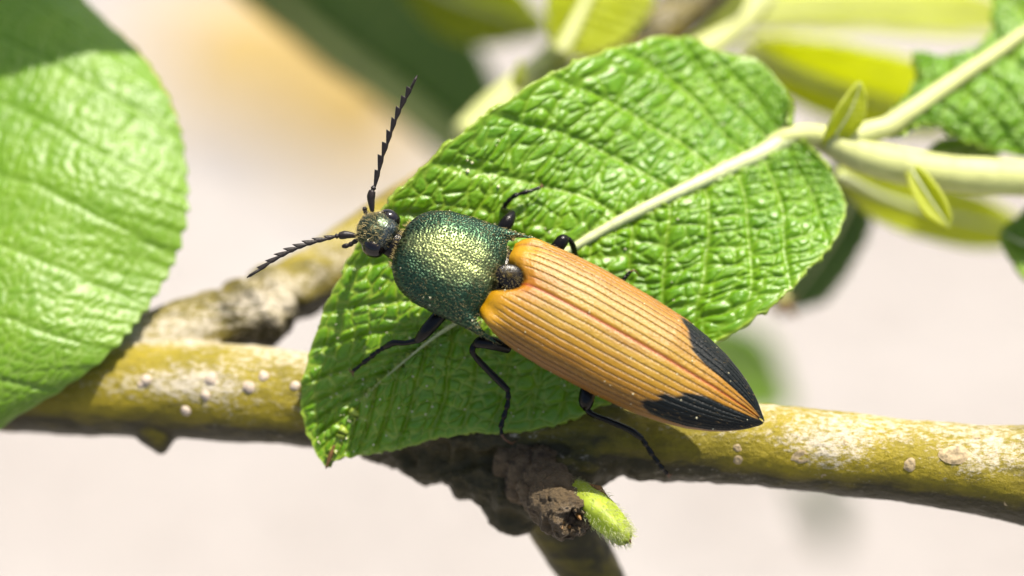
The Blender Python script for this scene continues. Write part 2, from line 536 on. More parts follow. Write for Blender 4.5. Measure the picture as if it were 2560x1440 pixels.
    # grid_faces winding gives normal = dv x du, so flip when du x dv already faces the viewer
    o = mesh(name, P.reshape(-1, 3), grid_faces(P.shape[0], P.shape[1], flip=not flip), mat, parent, {'vein': v.ravel()}, solid=solid)
    return o, G, P

def rows_px(tab):
    t = np.array(tab, float).reshape(-1, 3, 3)
    return C(t[..., 0], t[..., 1], t[..., 2])

def midrib(name, parent, mid, r0, r1, mat, lift=0.0, n=60, seg=10, flat=0.7):
    P = resample(mid, n) + BACK * lift
    R = np.linspace(r0, r1, n)
    V, F = tube(P, R, seg)
    return mesh(name, V, F, mat, parent)

# -- the young shoot that carries the large in-focus leaf -------------------------------------
shoot = thing('willow_shoot', C(2750, 452, -8), 'pale yellow green young shoot carrying the big textured leaf under the beetle', 'shoot')
st_pts = Cl([(2950, 470, -9.0), (2750, 455, -8.4), (2560, 445, -7.8), (2400, 437, -7.2), (2260, 415, -6.7), (2160, 390, -6.3), (2090, 362, -6.1), (2040, 340, -6.0)])
P = resample(st_pts, 70)
V, F = tube(P, np.interp(np.linspace(0, 1, 70), [0, .6, .8, 1], [0.70, 0.68, 0.60, 0.42]) * (1 + 0.05 * vnoise(P * 0.8, 3)), 24)
mesh('stem', V, F, M_stem, shoot)

LEAF = [
 [(1985,330,-5.2),(1966,312,-5.3),(2004,352,-5.1)],
 [(1950,348,-5.0),(1972,252,-5.9),(2070,412,-4.7)],
 [(1900,375,-4.6),(1905,168,-6.9),(2114,500,-4.1)],
 [(1840,404,-4.2),(1795,132,-6.7),(2098,590,-3.1)],
 [(1780,434,-3.7),(1690, 96,-6.2),(2020,678,-2.4)],
 [(1700,474,-3.2),(1545,122,-4.8),(1935,757,-1.9)],
 [(1610,520,-2.8),(1400,174,-3.4),(1800,848,-1.7)],
 [(1530,562,-2.5),(1270,252,-2.4),(1690,925,-1.8)],
 [(1440,615,-2.2),(1150,337,-1.8),(1570,985,-1.6)],
 [(1350,668,-2.0),(1050,430,-1.5),(1455,1040,-1.5)],
 [(1260,725,-1.9),( 965,514,-1.4),(1360,1072,-1.5)],
 [(1180,780,-1.8),( 890,614,-1.8),(1260,1085,-1.6)],
 [(1110,825,-1.7),( 830,727,-2.0),(1165,1088,-1.7)],
 [(1050,868,-1.7),( 785,832,-2.3),(1080,1103,-1.8)],
 [( 980,925,-1.7),( 757,937,-2.5),(1000,1125,-1.9)],
 [( 915,985,-1.8),( 750,1022,-2.6),( 930,1133,-2.0)],
 [( 865,1060,-1.9),( 766,1087,-2.5),( 872,1140,-2.0)],
 [( 832,1125,-2.0),( 792,1137,-2.3),( 840,1150,-2.05)],
 [( 815,1168,-2.1),( 814,1168,-2.1),( 816,1168,-2.1)],
]
mx = np.array([r[0][0] for r in LEAF][::-1], float); mi = np.linspace(1, 0, len(LEAF))
s_of = lambda xs: np.interp(np.array(xs, float), mx, mi)
veins_up = s_of([2200, 1975, 1940, 1880, 1795, 1690, 1560, 1420, 1290, 1185, 1110, 1045, 985, 935, 895, 860, 835])
veins_up[0] = -0.12
veins_lo = s_of([2200, 1970, 1905, 1835, 1759, 1670, 1580, 1480, 1390, 1300, 1215, 1140, 1062, 998, 945, 900, 865, 838])
veins_lo[0] = -0.12
leaf_o, LG, LP = leaf_rows(rows_px(LEAF), 'leaf', shoot, M_leaf, ns=620, nt=190, veins=(veins_up, veins_lo), sweep=0.15, tooth=0.09, tooth_n=19,
                           bow=(-0.06, -0.03), relief=1.0, cell=0.44, seed=5, wave=0.25)
tag(leaf_o, label='big glossy blistered green leaf the beetle stands on')
P = LG[:, 0][::6]; n = len(P)
keep_rib = int(n * 0.84)
Nm = unit(np.cross(np.gradient(P, axis=0), (LG[:, 1] - LG[:, 0])[::6] + 1e-9))
Nm[(Nm @ BACK) < 0] *= -1
Nm[-3:] = Nm[-4]
R = np.interp(np.linspace(0, 1, n), [0, .08, .25, .5, .7, .9, 1], [0.40, 0.36, 0.25, 0.15, 0.065, 0.028, 0.012])
V, F = tube((P - Nm * (0.10 + 0.60 * R[:, None]))[:keep_rib], R[:keep_rib] * np.minimum(1, (keep_rib - np.arange(keep_rib)) / 22.0) ** 0.8, 16)
mesh('midrib', V, F, M_rib, leaf_o)
P = resample(Cl([(1930, 360, -5.25), (1980, 338, -5.4), (2045, 338, -5.8), (2100, 362, -6.1), (2150, 388, -6.3)]), 30)
V, F = tube(P, np.linspace(0.33, 0.46, 30), 16)
mesh('petiole', V, F, M_stem, leaf_o)
# secondary veins raised as fine ribs are left to the blade relief; brown leaf tip
V, F = tube(Cl([(835, 1115, -1.85), (824, 1145, -1.95), (815, 1170, -2.05)]), np.array([0.05, 0.09, 0.03]), 8)
mesh('leaf_tip', V, F, M_scale, leaf_o)

# second leaf of the shoot (right edge of the frame)
LEAF2 = [
 [(2215,318,-6.6),(2205,312,-6.7),(2225,328,-6.5)],
 [(2290,268,-7.2),(2296,200,-8.0),(2330,310,-6.8)],
 [(2380,205,-8.0),(2292,122,-9.4),(2420,362,-7.4)],
 [(2470,145,-8.8),(2370,128,-10.0),(2560,392,-8.2)],
 [(2560, 82,-9.6),(2468, 95,-10.6),(2720,380,-9.0)],
 [(2700,-10,-11.),(2486,-40,-12.0),(2860,300,-10.4)],
 [(2860,-120,-12.5),(2600,-200,-13.6),(2960,150,-12.)],
 [(3000,-230,-14.),(2860,-300,-14.4),(3040,-40,-13.6)],
 [(3100,-320,-15.),(3099,-320,-15.),(3101,-320,-15.)]]
l2, G2, _ = leaf_rows(rows_px(LEAF2), 'leaf', shoot, M_leaf, ns=240, nt=90, sweep=0.12, tooth=0.12, tooth_n=20, relief=1.3, cell=0.45, ladder=0.8, seed=9, bow=(0.04, 0.1), wave=0.3)
tag(l2, label='crinkled green leaf with thick pale midrib beside the pale stem')
P = resample(np.vstack([Cl([(2110, 352, -6.2), (2170, 330, -6.4)]), G2[::20, 0]]), 50)
V, F = tube(P + BACK * 0.05, np.interp(np.linspace(0, 1, 50), [0, .1, .3, 1], [0.46, 0.42, 0.36, 0.1]), 14)
mesh('midrib', V, F, M_stem, l2)

def blade(name, parent, mid, hw, lat, mat, fold=0.15, ns=70, nt=14, rib=0.12, rib_mat=None, tooth=0.05, relief=0.8, seed=1, bow=0.0, wave=0.2, solid=0.2, tag_label=None, cell=0.5):
    """a leaf from its midrib (px, py, d), half-widths in mm and the camera-frame direction of its width"""
    m = Cl(mid)
    lt = camdir(lat)
    T = unit(np.gradient(m, axis=0))
    b = unit(lt - T * (T @ lt)[:, None])
    nrm = unit(np.cross(T, b)); nrm[(nrm @ BACK) < 0] *= -1
    hw = np.asarray(hw, float)
    if hw.ndim == 1: hw = np.stack([hw, hw], 1)
    rows = np.stack([m, m + b * hw[:, :1] + nrm * hw[:, :1] * fold, m - b * hw[:, 1:] + nrm * hw[:, 1:] * fold], 1)
    o, G, _ = leaf_rows(rows, name, parent, mat, ns=ns, nt=nt, tooth=tooth, relief=relief, seed=seed, bow=(bow, bow), wave=wave, cell=cell, ladder=0.9, solid=solid)
    if rib:
        P = G[:, 0][::3]
        V, F = tube(P + nrm.mean(0) * rib * 0.2, np.linspace(rib, rib * 0.25, len(P)), 8)
        mesh('midrib', V, F, rib_mat or M_rib, o)
    if tag_label: tag(o, label=tag_label)
    return o

# stipules on the shoot
blade('stipule', shoot, [(2070, 368, -5.7), (2095, 328, -5.4), (2122, 285, -5.2), (2140, 245, -5.1), (2151, 206, -5.0)], [0.22, 0.56, 0.60, 0.36, 0.02], (1, 0.35, -0.3), M_young, fold=0.35, rib=0.05, relief=0.3, seed=21, solid=0.12)
blade('stipule', shoot, [(2280, 425, -5.9), (2305, 465, -5.6), (2335, 510, -5.4), (2358, 542, -5.3), (2374, 568, -5.3)], [0.16, 0.36, 0.38, 0.24, 0.02], (1, 0.7, 0.2), M_young, fold=0.5, rib=0.05, relief=0.3, seed=22, solid=0.12)
blade('leaf', shoot, [(2300, 415, -8.2), (2360, 385, -8.6), (2430, 375, -9.0), (2500, 395, -9.4)], [0.15, 0.45, 0.42, 0.03], (0.1, 1, 0.2), M_leaf, fold=0.1, rib=0.05, relief=0.4, seed=23, solid=0.12)
blade('leaf', shoot, [(2100, 440, -10), (2200, 490, -14), (2330, 530, -17), (2460, 560, -20), (2600, 590, -22)], [0.2, 0.9, 1.1, 1.0, 0.2], (0.3, 1, -0.25), M_young, fold=0.1, rib=0.2, relief=0.4, seed=24)

# -- the large leaf at the left ---------------------------------------------------------------
LEFT = [
 [(-240,-420,-13.5),(-200,-430,-13.6),(-280,-410,-13.4)],
 [(-235,-330,-12.6),( 20,-290,-12.6),(-480,-330,-12.4)],
 [(-230,-200,-11.6),(190,-30,-10.6),(-600,-200,-11.4)],
 [(-225, -60,-10.6),(345,128,-9.2),(-660,-40,-10.4)],
 [(-220, 100,-9.4),(428,255,-8.2),(-700,120,-9.4)],
 [(-215, 260,-8.2),(462,400,-7.0),(-720,290,-8.4)],
 [(-210, 420,-7.0),(468,540,-5.8),(-720,450,-7.4)],
 [(-210, 580,-5.9),(425,660,-5.0),(-700,610,-6.4)],
 [(-210, 740,-4.9),(360,785,-4.2),(-660,770,-5.4)],
 [(-215, 900,-4.3),(280,885,-3.7),(-600,930,-4.8)],
 [(-222,1040,-4.2),(160,975,-3.6),(-520,1060,-4.6)],
 [(-235,1160,-4.6),( 20,1062,-4.0),(-420,1170,-4.8)],
 [(-255,1260,-5.2),(-120,1180,-4.9),(-330,1260,-5.3)],
 [(-270,1330,-5.8),(-269,1330,-5.8),(-271,1330,-5.8)]]
bl = thing('broad_leaf', C(-240, -700, -16), 'broad serrated green leaf overlapping the end of the olive branch', 'leaf')
lo_, GL, _ = leaf_rows(rows_px(LEFT), 'blade', bl, M_leafL, ns=420, nt=160, sweep=0.10, tooth=0.17, tooth_n=34, relief=0.42, cell=0.4, ladder=0.8, seed=31, bow=(0.10, 0.10), wave=0.5, solid=0.22)
P = resample(np.vstack([Cl([(-245, -700, -16), (-242, -560, -14.8)]), GL[::40, 0]]), 60)
V, F = tube(P, np.linspace(0.6, 0.12, 60), 12)
mesh('midrib', V, F, M_rib, lo_)

# ------------------------------------------------------------------ the branch
branch = thing('willow_branch', C(2700, 1210, -2.5), 'thick olive yellow willow branch with knot, fork and pale lenticels under the leaf', 'branch')

def voxel_union(parts, voxel, smooth_it=4):
    j = Join()
    for p in parts: j.add(p)
    V, F = j.get()
    me = bpy.data.meshes.new('tmp'); me.from_pydata(V.tolist(), [], F.tolist())
    o = bpy.data.objects.new('tmp', me); col.objects.link(o)
    m = o.modifiers.new('r', 'REMESH'); m.mode = 'VOXEL'; m.voxel_size = voxel
    if smooth_it:
        m2 = o.modifiers.new('s', 'SMOOTH'); m2.iterations = smooth_it; m2.factor = 0.5
    dg = bpy.context.evaluated_depsgraph_get()
    ev = o.evaluated_get(dg)
    m3 = bpy.data.meshes.new_from_object(ev)
    V = np.zeros(len(m3.vertices) * 3, np.float32); m3.vertices.foreach_get('co', V)
    N = np.zeros(len(m3.vertices) * 3, np.float32); m3.vertices.foreach_get('normal', N)
    nl = len(m3.loops); L = np.zeros(nl, np.int32); m3.loops.foreach_get('vertex_index', L)
    tot = np.zeros(len(m3.polygons), np.int32); m3.polygons.foreach_get('loop_total', tot)
    st = np.zeros(len(m3.polygons), np.int32); m3.polygons.foreach_get('loop_start', st)
    quads = st[tot == 4]
    F = L[quads[:, None] + np.arange(4)[None]]
    bpy.data.objects.remove(o); bpy.data.meshes.remove(me); bpy.data.meshes.remove(m3)
    return V.reshape(-1, 3).astype(float), N.reshape(-1, 3).astype(float), F

def ptube(tab, n, seg=28, wob=0.05, seed=1):
    t = np.array(tab, float)
    P = resample(np.hstack([C(t[:, 0], t[:, 1], t[:, 2]), t[:, 3:4]]), n)
    r = P[:, 3] * (1 + wob * vnoise(P[:, :3] * 0.5, seed))
    return tube(P[:, :3], r, seg)

MAIN = [(-900, 900, -9.5, 2.0), (-400, 930, -8.0, 1.95), (-50, 950, -6.9, 1.88), (250, 965, -6.1, 1.83), (500, 978, -5.4, 1.80), (700, 992, -4.9, 1.74),
        (900, 1015, -4.5, 1.68), (1100, 1045, -4.1, 1.65), (1300, 1072, -3.7, 1.65), (1500, 1086, -3.3, 1.58), (1700, 1098, -3.0, 1.52), (2000, 1122, -2.5, 1.47),
        (2300, 1156, -2.2, 1.54), (2480, 1178, -2.1, 1.66), (2600, 1192, -2.1, 1.80), (2800, 1215, -2.3, 1.7), (3300, 1270, -3.0, 1.7)]
FORK = [(250, 900, -6.4, 1.3), (400, 860, -6.5, 1.35), (500, 820, -6.8, 1.25), (600, 780, -7.4, 1.2), (700, 738, -8.2, 1.22), (790, 694, -9.0, 1.18), (880, 634, -10.0, 1.15),
        (1050, 512, -12.0, 1.1), (1300, 335, -14.5, 1.08), (1600, 120, -17.5, 1.02), (1730, 5, -19, 1.0), (1950, -180, -22, 1.0)]
parts = [ptube(MAIN, 160, 36, 0.04, 2), ptube(FORK, 90, 28, 0.06, 3)]
# collar under the knot and the nub on the underside
parts.append(ptube([(930, 1090, -4.6, 0.9), (1080, 1130, -4.3, 1.0), (1200, 1175, -3.9, 1.15), (1310, 1200, -3.5, 1.45), (1390, 1180, -3.2, 1.3), (1480, 1140, -3.1, 1.1)], 40, 24, 0.1, 4))
parts.append(ptube([(1230, 1180, -3.8, 1.0), (1270, 1260, -3.8, 0.9), (1300, 1300, -4.0, 0.7)], 14, 20, 0.1, 5))
parts.append(ptube([(385, 1005, -5.6, 1.55), (392, 1065, -5.5, 1.05), (400, 1105, -5.4, 0.58), (404, 1128, -5.4, 0.24)], 16, 20, 0.05, 6))
parts.append(ptube([(560, 800, -6.9, 1.1), (640, 790, -7.0, 1.12), (700, 790, -7.3, 0.95)], 12, 20, 0.1, 7))
V, N, F = voxel_union(parts, 0.085, 8)
mainP = resample(np.array([[*C(a, b, d), r] for a, b, d, r in MAIN]), 400)
near = np.zeros(len(V)); 
bx_ = mainP[:, 0]
kk = np.clip(np.searchsorted(bx_, V[:, 0]), 0, len(bx_) - 1)
dist_main = np.linalg.norm(V - mainP[kk, :3], axis=1) / mainP[kk, 3]
on_main = 1 - smooth(1.15, 1.5, dist_main)
kn = np.exp(-(np.linalg.norm((V - C(1310, 1190, -3.4)) * np.array([0.42, 1, 1]), axis=1) / 2.3) ** 2)  # brown knot mask, drawn out so the stem's shadow is painted in too
col_ = np.exp(-((V[:, 0] - C(1080, 1150, -4)[0]) / 2.6) ** 2) * smooth(0.2, -0.8, (V - mainP[kk, :3]) @ UP)
fk = smooth(1.1, 1.5, dist_main) * np.exp(-(np.linalg.norm(V - C(660, 800, -7.2), axis=1) / 1.8) ** 2)
rough_amt = 0.03 + 0.16 * np.clip(kn + col_ * 0.8 + fk * 0.9, 0, 1.2)
dsp = rough_amt * fbm(V * 1.6, 4, 41) + 0.012 * fbm(V * np.array([2, 7, 7.]), 3, 45)
# wrinkle rings where the fork leaves the branch
fd = (V - C(600, 780, -7.4)) @ unit(C(790, 694, -9) - C(600, 780, -7.4))
dsp += 0.14 * np.sin(fd * 5.2 + 1.2 * vnoise(V * 0.9, 50)) * np.exp(-((fd - 0.6) / 1.3) ** 2) * smooth(1.1, 1.4, dist_main)
# leaf scar folds round the knot
kd = np.linalg.norm(V - C(1330, 1200, -2.4), axis=1)
dsp += 0.10 * np.sin(kd * 6.5 + 2.0 * vnoise(V * 0.9, 51)) * kn
V2 = V + N * dsp[:, None]
upness = N @ RC @ np.array([0, 1.0, 0])
dark = 0.12 + 1.0 * np.clip(kn * 1.3 + col_ * 1.2, 0, 1) + 0.55 * fk + 0.22 * vnoise(V * np.array([0.3, .5, .5]), 60)
dark += 0.55 * np.exp(-((V[:, 0] - C(2580, 1190, -2)[0]) / 0.8) ** 2) * 0.6
under = smooth(0.50, -0.15, N @ np.array([0, 0, 1.0]))                     # underside shade painted into the bark, over its own browner tone
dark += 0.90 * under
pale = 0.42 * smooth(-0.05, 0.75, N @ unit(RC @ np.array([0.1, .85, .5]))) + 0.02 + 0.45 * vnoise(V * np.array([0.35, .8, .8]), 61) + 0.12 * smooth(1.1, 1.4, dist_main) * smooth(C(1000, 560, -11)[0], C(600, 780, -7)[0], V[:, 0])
dark += 0.45 * smooth(1.3, 1.8, dist_main) * smooth(C(900, 620, -10)[0], C(1400, 260, -15)[0], V[:, 0])
pale -= 0.5 * kn
pale += 0.12 * on_main
dark += 0.22 * smooth(1.15, 1.5, dist_main)
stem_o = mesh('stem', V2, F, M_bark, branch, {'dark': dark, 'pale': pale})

# lower twig
V, N, F = voxel_union([ptube([(1330, 1180, -4.6, 1.3), (1390, 1290, -5.4, 1.25), (1440, 1370, -6.0, 1.2), (1490, 1460, -6.6, 1.15), (1580, 1640, -8, 1.1)], 40, 26, 0.06, 8)], 0.1, 3)
V = V + N * (0.04 * fbm(V * 1.5, 4, 70))[:, None]
tag(mesh('twig', V, F, M_bark, branch, {'dark': 0.75 + 0.25 * vnoise(V * 0.5, 71), 'pale': np.full(len(V), -0.35)}), label='side twig growing down from the knot')

# dead stub with a ragged broken end
SA, SB = C(1325, 1180, -2.4), C(1432, 1300, 0.45)
V, N, F = voxel_union([ptube([(1310, 1165, -2.9, 1.15), (1345, 1200, -2.0, 1.02), (1385, 1250, -1.0, 0.92), (1412, 1282, -0.2, 0.84), (1428, 1300, 0.3, 0.76)], 30, 26, 0.08, 9)], 0.055, 3)
ax = unit(SB - SA)
tpos = (V - SB) @ ax
rad = np.linalg.norm((V - SB) - tpos[:, None] * ax, axis=1)
endz = smooth(-0.5, 0.25, tpos)
dsp = 0.10 * fbm(V * 1.8, 4, 80) + 0.075 * fbm(V * 4.5, 4, 81) - 0.12 * smooth(0.12, 0.0, np.abs(fbm(V * 1.1, 3, 86)))
dsp += 0.07 * np.sin(tpos * 7 + 2 * vnoise(V, 82)) * (1 - endz)
V2 = V + N * (dsp * (1 - 0.5 * endz))[:, None]
pit = endz * (0.34 * smooth(0.62, 0.15, rad) + 0.22 * np.abs(fbm(V * 3.5, 3, 83)))
V2 = V2 - ax * pit[:, None]
stub = mesh('dead_stub', V2, F, M_knot, branch, {'dark': 0.15 + 0.4 * vnoise(V * 1.2, 84) + 0.5 * endz * smooth(0.45, 0.1, rad), 'pale': -0.25 + 0.75 * endz * smooth(0.25, 0.6, rad) + 0.4 * vnoise(V * 1.5, 85)})
tag(stub, label='short dead stub with a ragged broken end')
for k in range(7):                                     # splinters of the broken end
    a = rng.uniform(0, 2 * np.pi); e1 = unit(np.cross(ax, BACK)); e2 = np.cross(ax, e1)
    p0 = SB + (e1 * math.cos(a) + e2 * math.sin(a)) * rng.uniform(0.15, 0.5) - ax * 0.1
    p1 = p0 + ax * rng.uniform(0.2, 0.4) + rng.normal(0, 0.09, 3)
    V, F = tube(np.stack([p0, (p0 + p1) / 2 + rng.normal(0, .03, 3), p1]), np.array([0.10, 0.07, 0.025]), 6)
    mesh('splinter', V, F, M_scale if k % 2 else M_knot, stub, {'dark': np.full(len(V), 0.4), 'pale': np.full(len(V), -0.2)})

# green bud
BUD = [(1415, 1210, -1.7, 0.30), (1450, 1238, -0.8, 0.58), (1488, 1270, -0.1, 0.68), (1522, 1302, 0.3, 0.62), (1546, 1325, 0.5, 0.52), (1558, 1340, 0.55, 0.42)]
t = np.array(BUD); PB = resample(np.hstack([C(t[:, 0], t[:, 1], t[:, 2]), t[:, 3:4]]), 50)
V, F = tube(PB[:, :3], PB[:, 3], 32, flat=0.85)
cen = np.repeat(np.arange(len(PB) + 8), 32)
Tb = unit(PB[-1, :3] - PB[0, :3])
ang = np.tile(np.linspace(0, 2 * np.pi, 32, endpoint=False), len(PB) + 8)
out_d = unit(V - PB[np.clip(cen - 4, 0, len(PB) - 1), :3])
V = V + out_d * (0.05 * np.sin(ang * 3 + cen * 0.05) + 0.02 * vnoise(V * 3, 90))[:, None]
bud = mesh('bud', V, F, M_bud, branch)
tag(bud, label='bright yellow green downy bud beside the dead stub')
V, F = tube(Cl([(1462, 1212, -0.9), (1496, 1220, -0.4), (1520, 1245, -0.1)]), np.array([0.16, 0.20, 0.05]), 12, flat=0.5)
mesh('bud_scale', V, F, M_scale, bud)
for (x, y, x2, y2) in ((1536, 1335, 1550, 1362), (1565, 1345, 1577, 1358), (1548, 1340, 1560, 1360)):
    V, F = tube(Cl([(x, y, 0.5), ((x + x2) / 2, (y + y2) / 2, 0.55), (x2, y2, 0.5)]), np.array([0.16, 0.11, 0.03]), 8)
    mesh('bud_tip', V, F, M_scale if x != 1548 else M_bud, bud)

def hairs(name, P, Nn, Dn, length, radius, mat, parent, bend=0.5, jit=0.35):
    """one joined mesh of short curved three-sided hairs"""
    n = len(P)
    Dn = unit(Dn + rng.normal(0, jit, (n, 3)))
    L = length * rng.uniform(0.6, 1.3, n)[:, None]
    p0 = P - Nn * radius
    p1 = P + (Nn * (1 - bend * 0.5) + Dn * bend) * L * 0.5
    p2 = P + (Nn * (1 - bend) * 0.9 + Dn * (0.3 + bend)) * L
    e1 = unit(np.cross(Dn, Nn)); e2 = unit(np.cross(unit(p2 - p0), e1))
    rows = []
    for p, r in ((p0, radius), (p1, radius * 0.8), (p2, radius * 0.12)):
        rows.append(np.stack([p + e1 * r, p - 0.5 * e1 * r + 0.87 * e2 * r, p - 0.5 * e1 * r - 0.87 * e2 * r], 1))
    V = np.concatenate(rows, 1)                        # n,9,3
    f = np.array([[0, 1, 4, 3], [1, 2, 5, 4], [2, 0, 3, 5], [3, 4, 7, 6], [4, 5, 8, 7], [5, 3, 6, 8]])
    F = (np.arange(n)[:, None, None] * 9 + f[None]).reshape(-1, 4)
    o = mesh(name, V.reshape(-1, 3), F, mat, parent)
    o['kind'] = 'stuff'
    return o

me = bud.data
V = np.array([v.co[:] for v in me.vertices]) + base_of(bud); N = np.array([v.normal[:] for v in me.vertices])
pk = rng.integers(0, len(V), 1300)
hairs('bud_down', V[pk] + rng.normal(0, .02, (1300, 3)), N[pk], np.tile(Tb, (1300, 1)), 0.22, 0.008, M_fuzz, bud, 0.6)

def fuzz(obj, n, length, r, bend=0.4):
    me_ = obj.data
    V_ = np.array([v_.co[:] for v_ in me_.vertices]) + base_of(obj); N_ = np.array([v_.normal[:] for v_ in me_.vertices])
    k_ = rng.integers(0, len(V_), n)
    hairs('down', V_[k_] + rng.normal(0, .03, (n, 3)), N_[k_], unit(rng.normal(0, 1, (n, 3))), length, r, M_fuzz, obj, bend)
fuzz([o for o in shoot.children if o.name.startswith('stem')][0], 1500, 0.22, 0.006)
fuzz([o for o in leaf_o.children if o.name.startswith('midrib')][0], 900, 0.16, 0.005)
fuzz([o for o in leaf_o.children if o.name.startswith('petiole')][0], 700, 0.20, 0.006)

# lenticels on the bark
def surf_main(px, py):
    """front surface of the main stem at a pixel"""
    k = None
    for d in np.linspace(2.0, -9, 500):
        p = C(px, py, d)
        i = np.clip(np.searchsorted(bx_, p[0]), 0, len(bx_) - 1)
        c, r = mainP[i, :3], mainP[i, 3]
        if np.linalg.norm((p - c)) < r: return p, unit(p - c)
    return None
LENT = [(367, 950, .20), (528, 948, .22), (515, 988, .20), (622, 968, .22), (660, 942, .19), (738, 966, .17), (465, 1027, .16), (352, 962, .10),
        (1845, 1120, .13), (1845, 1149, .14), (2005, 1141, .26), (2276, 1162, .19), (2388, 1138, .28), (2060, 1190, .14), (2115, 1108, .12), (1975, 1105, .12), (2520, 1255, .18), (2440, 1090, .12)]
for x, y, r in LENT:
    hit = surf_main(x, y)
    if hit is None: continue
    p, nn = hit
    th = np.linspace(0, 2 * np.pi, 14, endpoint=False)
    tx = unit(RIGHT - nn * (RIGHT @ nn)); ty = np.cross(nn, tx)
    long_ = 1.6 if r > 0.24 else 1.05
    rows = []
    for f, hh in ((1.25, -0.06), (1.0, 0.25), (0.72, 0.62), (0.45, 0.62 if r < .24 else .42), (0.2, 0.45 if x > 1200 else .75), (0.01, 0.35 if x > 1200 else .80)):
        wob = 1 + 0.18 * vnoise(np.stack([np.cos(th) * 2 + x, np.sin(th) * 2 + y, th * 0], -1), 5)
        rows.append(p + nn * hh * r * (1.0 if x < 1200 else 0.38) + r * f * wob[:, None] * (long_ * np.cos(th)[:, None] * tx + np.sin(th)[:, None] * ty))
    V = np.stack(rows)
    mesh('lenticel', V.reshape(-1, 3), grid_faces(len(rows), 14, flip=False, wrap=True), M_lent if x < 1200 else M_lent2, stem_o)

# ------------------------------------------------------------------ the click beetle
beetle = thing('click_beetle', C(1500, 850, -1.5), 'orange click beetle with metallic green thorax and black wing tips standing on the leaf', 'beetle')
ROLL = math.radians(18)
class Frame:
    """body frame: x forward, y to the beetle's left, z dorsal; origin at a photograph pixel"""
    def __init__(s, px, py, d, fwd, roll=ROLL, tilt=0.0):
        f = np.array([fwd[0], fwd[1], tilt], float); f /= np.linalg.norm(f)
        perp = np.array([-f[1], f[0], 0.0]); perp /= np.linalg.norm(perp)
        if perp[1] < 0: perp = -perp
        n = math.cos(roll) * np.array([0, 0, 1.0]) + math.sin(roll) * perp
        n = n - f * (n @ f); n /= np.linalg.norm(n)
        l = np.cross(n, f)
        s.M = RC @ np.stack([f, l, n], 1); s.o = C(px, py, d)
        s.n = s.M[:, 2]; s.f = s.M[:, 0]; s.l = s.M[:, 1]
    def __call__(s, L): return np.asarray(L) @ s.M.T + s.o

FE = Frame(1256, 703, 0.55, (-647, 352), tilt=-0.02 * 737)          # elytra: origin at base, x runs backward negative
FP = Frame(1240, 708, 0.50, (-0.928, 0.371), tilt=-0.03)          # pronotum: origin at its hind margin
FH = Frame(958, 588, 0.30, (-0.887, 0.44), tilt=-0.10)            # head
LE = 10.55

# body: one continuous dark core, head to tail tip, carrying the plates
us = np.linspace(0, 1, 90)
core = []
for u in us:
    x = 1.2 - u * (LE + 1.0)
    hw = np.interp(x, [-LE + .1, -9.9, -8, -5, -1, 0.0, 0.4, 1.2], [0.05, .5, 1.35, 1.8, 1.7, 1.25, 1.15, 1.2])
    zb = np.interp(x, [-LE + .1, -9.5, -6, -1, 0.5, 1.2], [0.0, -0.35, -0.95, -1.1, -0.9, -0.8])
    zt = np.interp(x, [-LE + .1, -8, -1, 0.0, 0.5, 1.2], [0.05, .25, .35, .42, .5, .5])
    a = np.linspace(0, 2 * np.pi, 40, endpoint=False)
    core.append(np.stack([np.full(40, x), hw * np.cos(a), (zt + zb) / 2 + (zt - zb) / 2 * np.sin(a)], -1))
core = FE(np.array(core))
for k in range(0, 8):                                   # thorax and neck bend towards the head
    pass
body_front = []
for u in np.linspace(0, 1, 40):
    x = 4.35 - u * 4.3
    hw = np.interp(x, [0, .6, 2, 3.0, 3.6, 4.35], [1.2, 1.55, 1.6, 1.15, 0.62, 0.45])
    zb = np.interp(x, [0, 2, 3.2, 4.35], [-0.85, -0.95, -0.75, -0.45])
    zt = np.interp(x, [0, 2, 3.2, 4.35], [0.35, .55, .4, .2])
    body_front.append(FP(np.stack([np.full(40, x), hw * np.cos(a), (zt + zb) / 2 + (zt - zb) / 2 * np.sin(a)], -1)))
body_front = np.array(body_front)
w = smooth(0.75, 1.0, np.linspace(0, 1, 40))[:, None, None]
rows = np.concatenate([body_front[:-4], core[10:]], 0)
rows = np.concatenate([rows[:1].mean(1, keepdims=True) + (rows[:1] - rows[:1].mean(1, keepdims=True)) * 0.02, rows], 0)
body = mesh('body', rows.reshape(-1, 3), grid_faces(len(rows), 40, wrap=True), M_black, beetle)

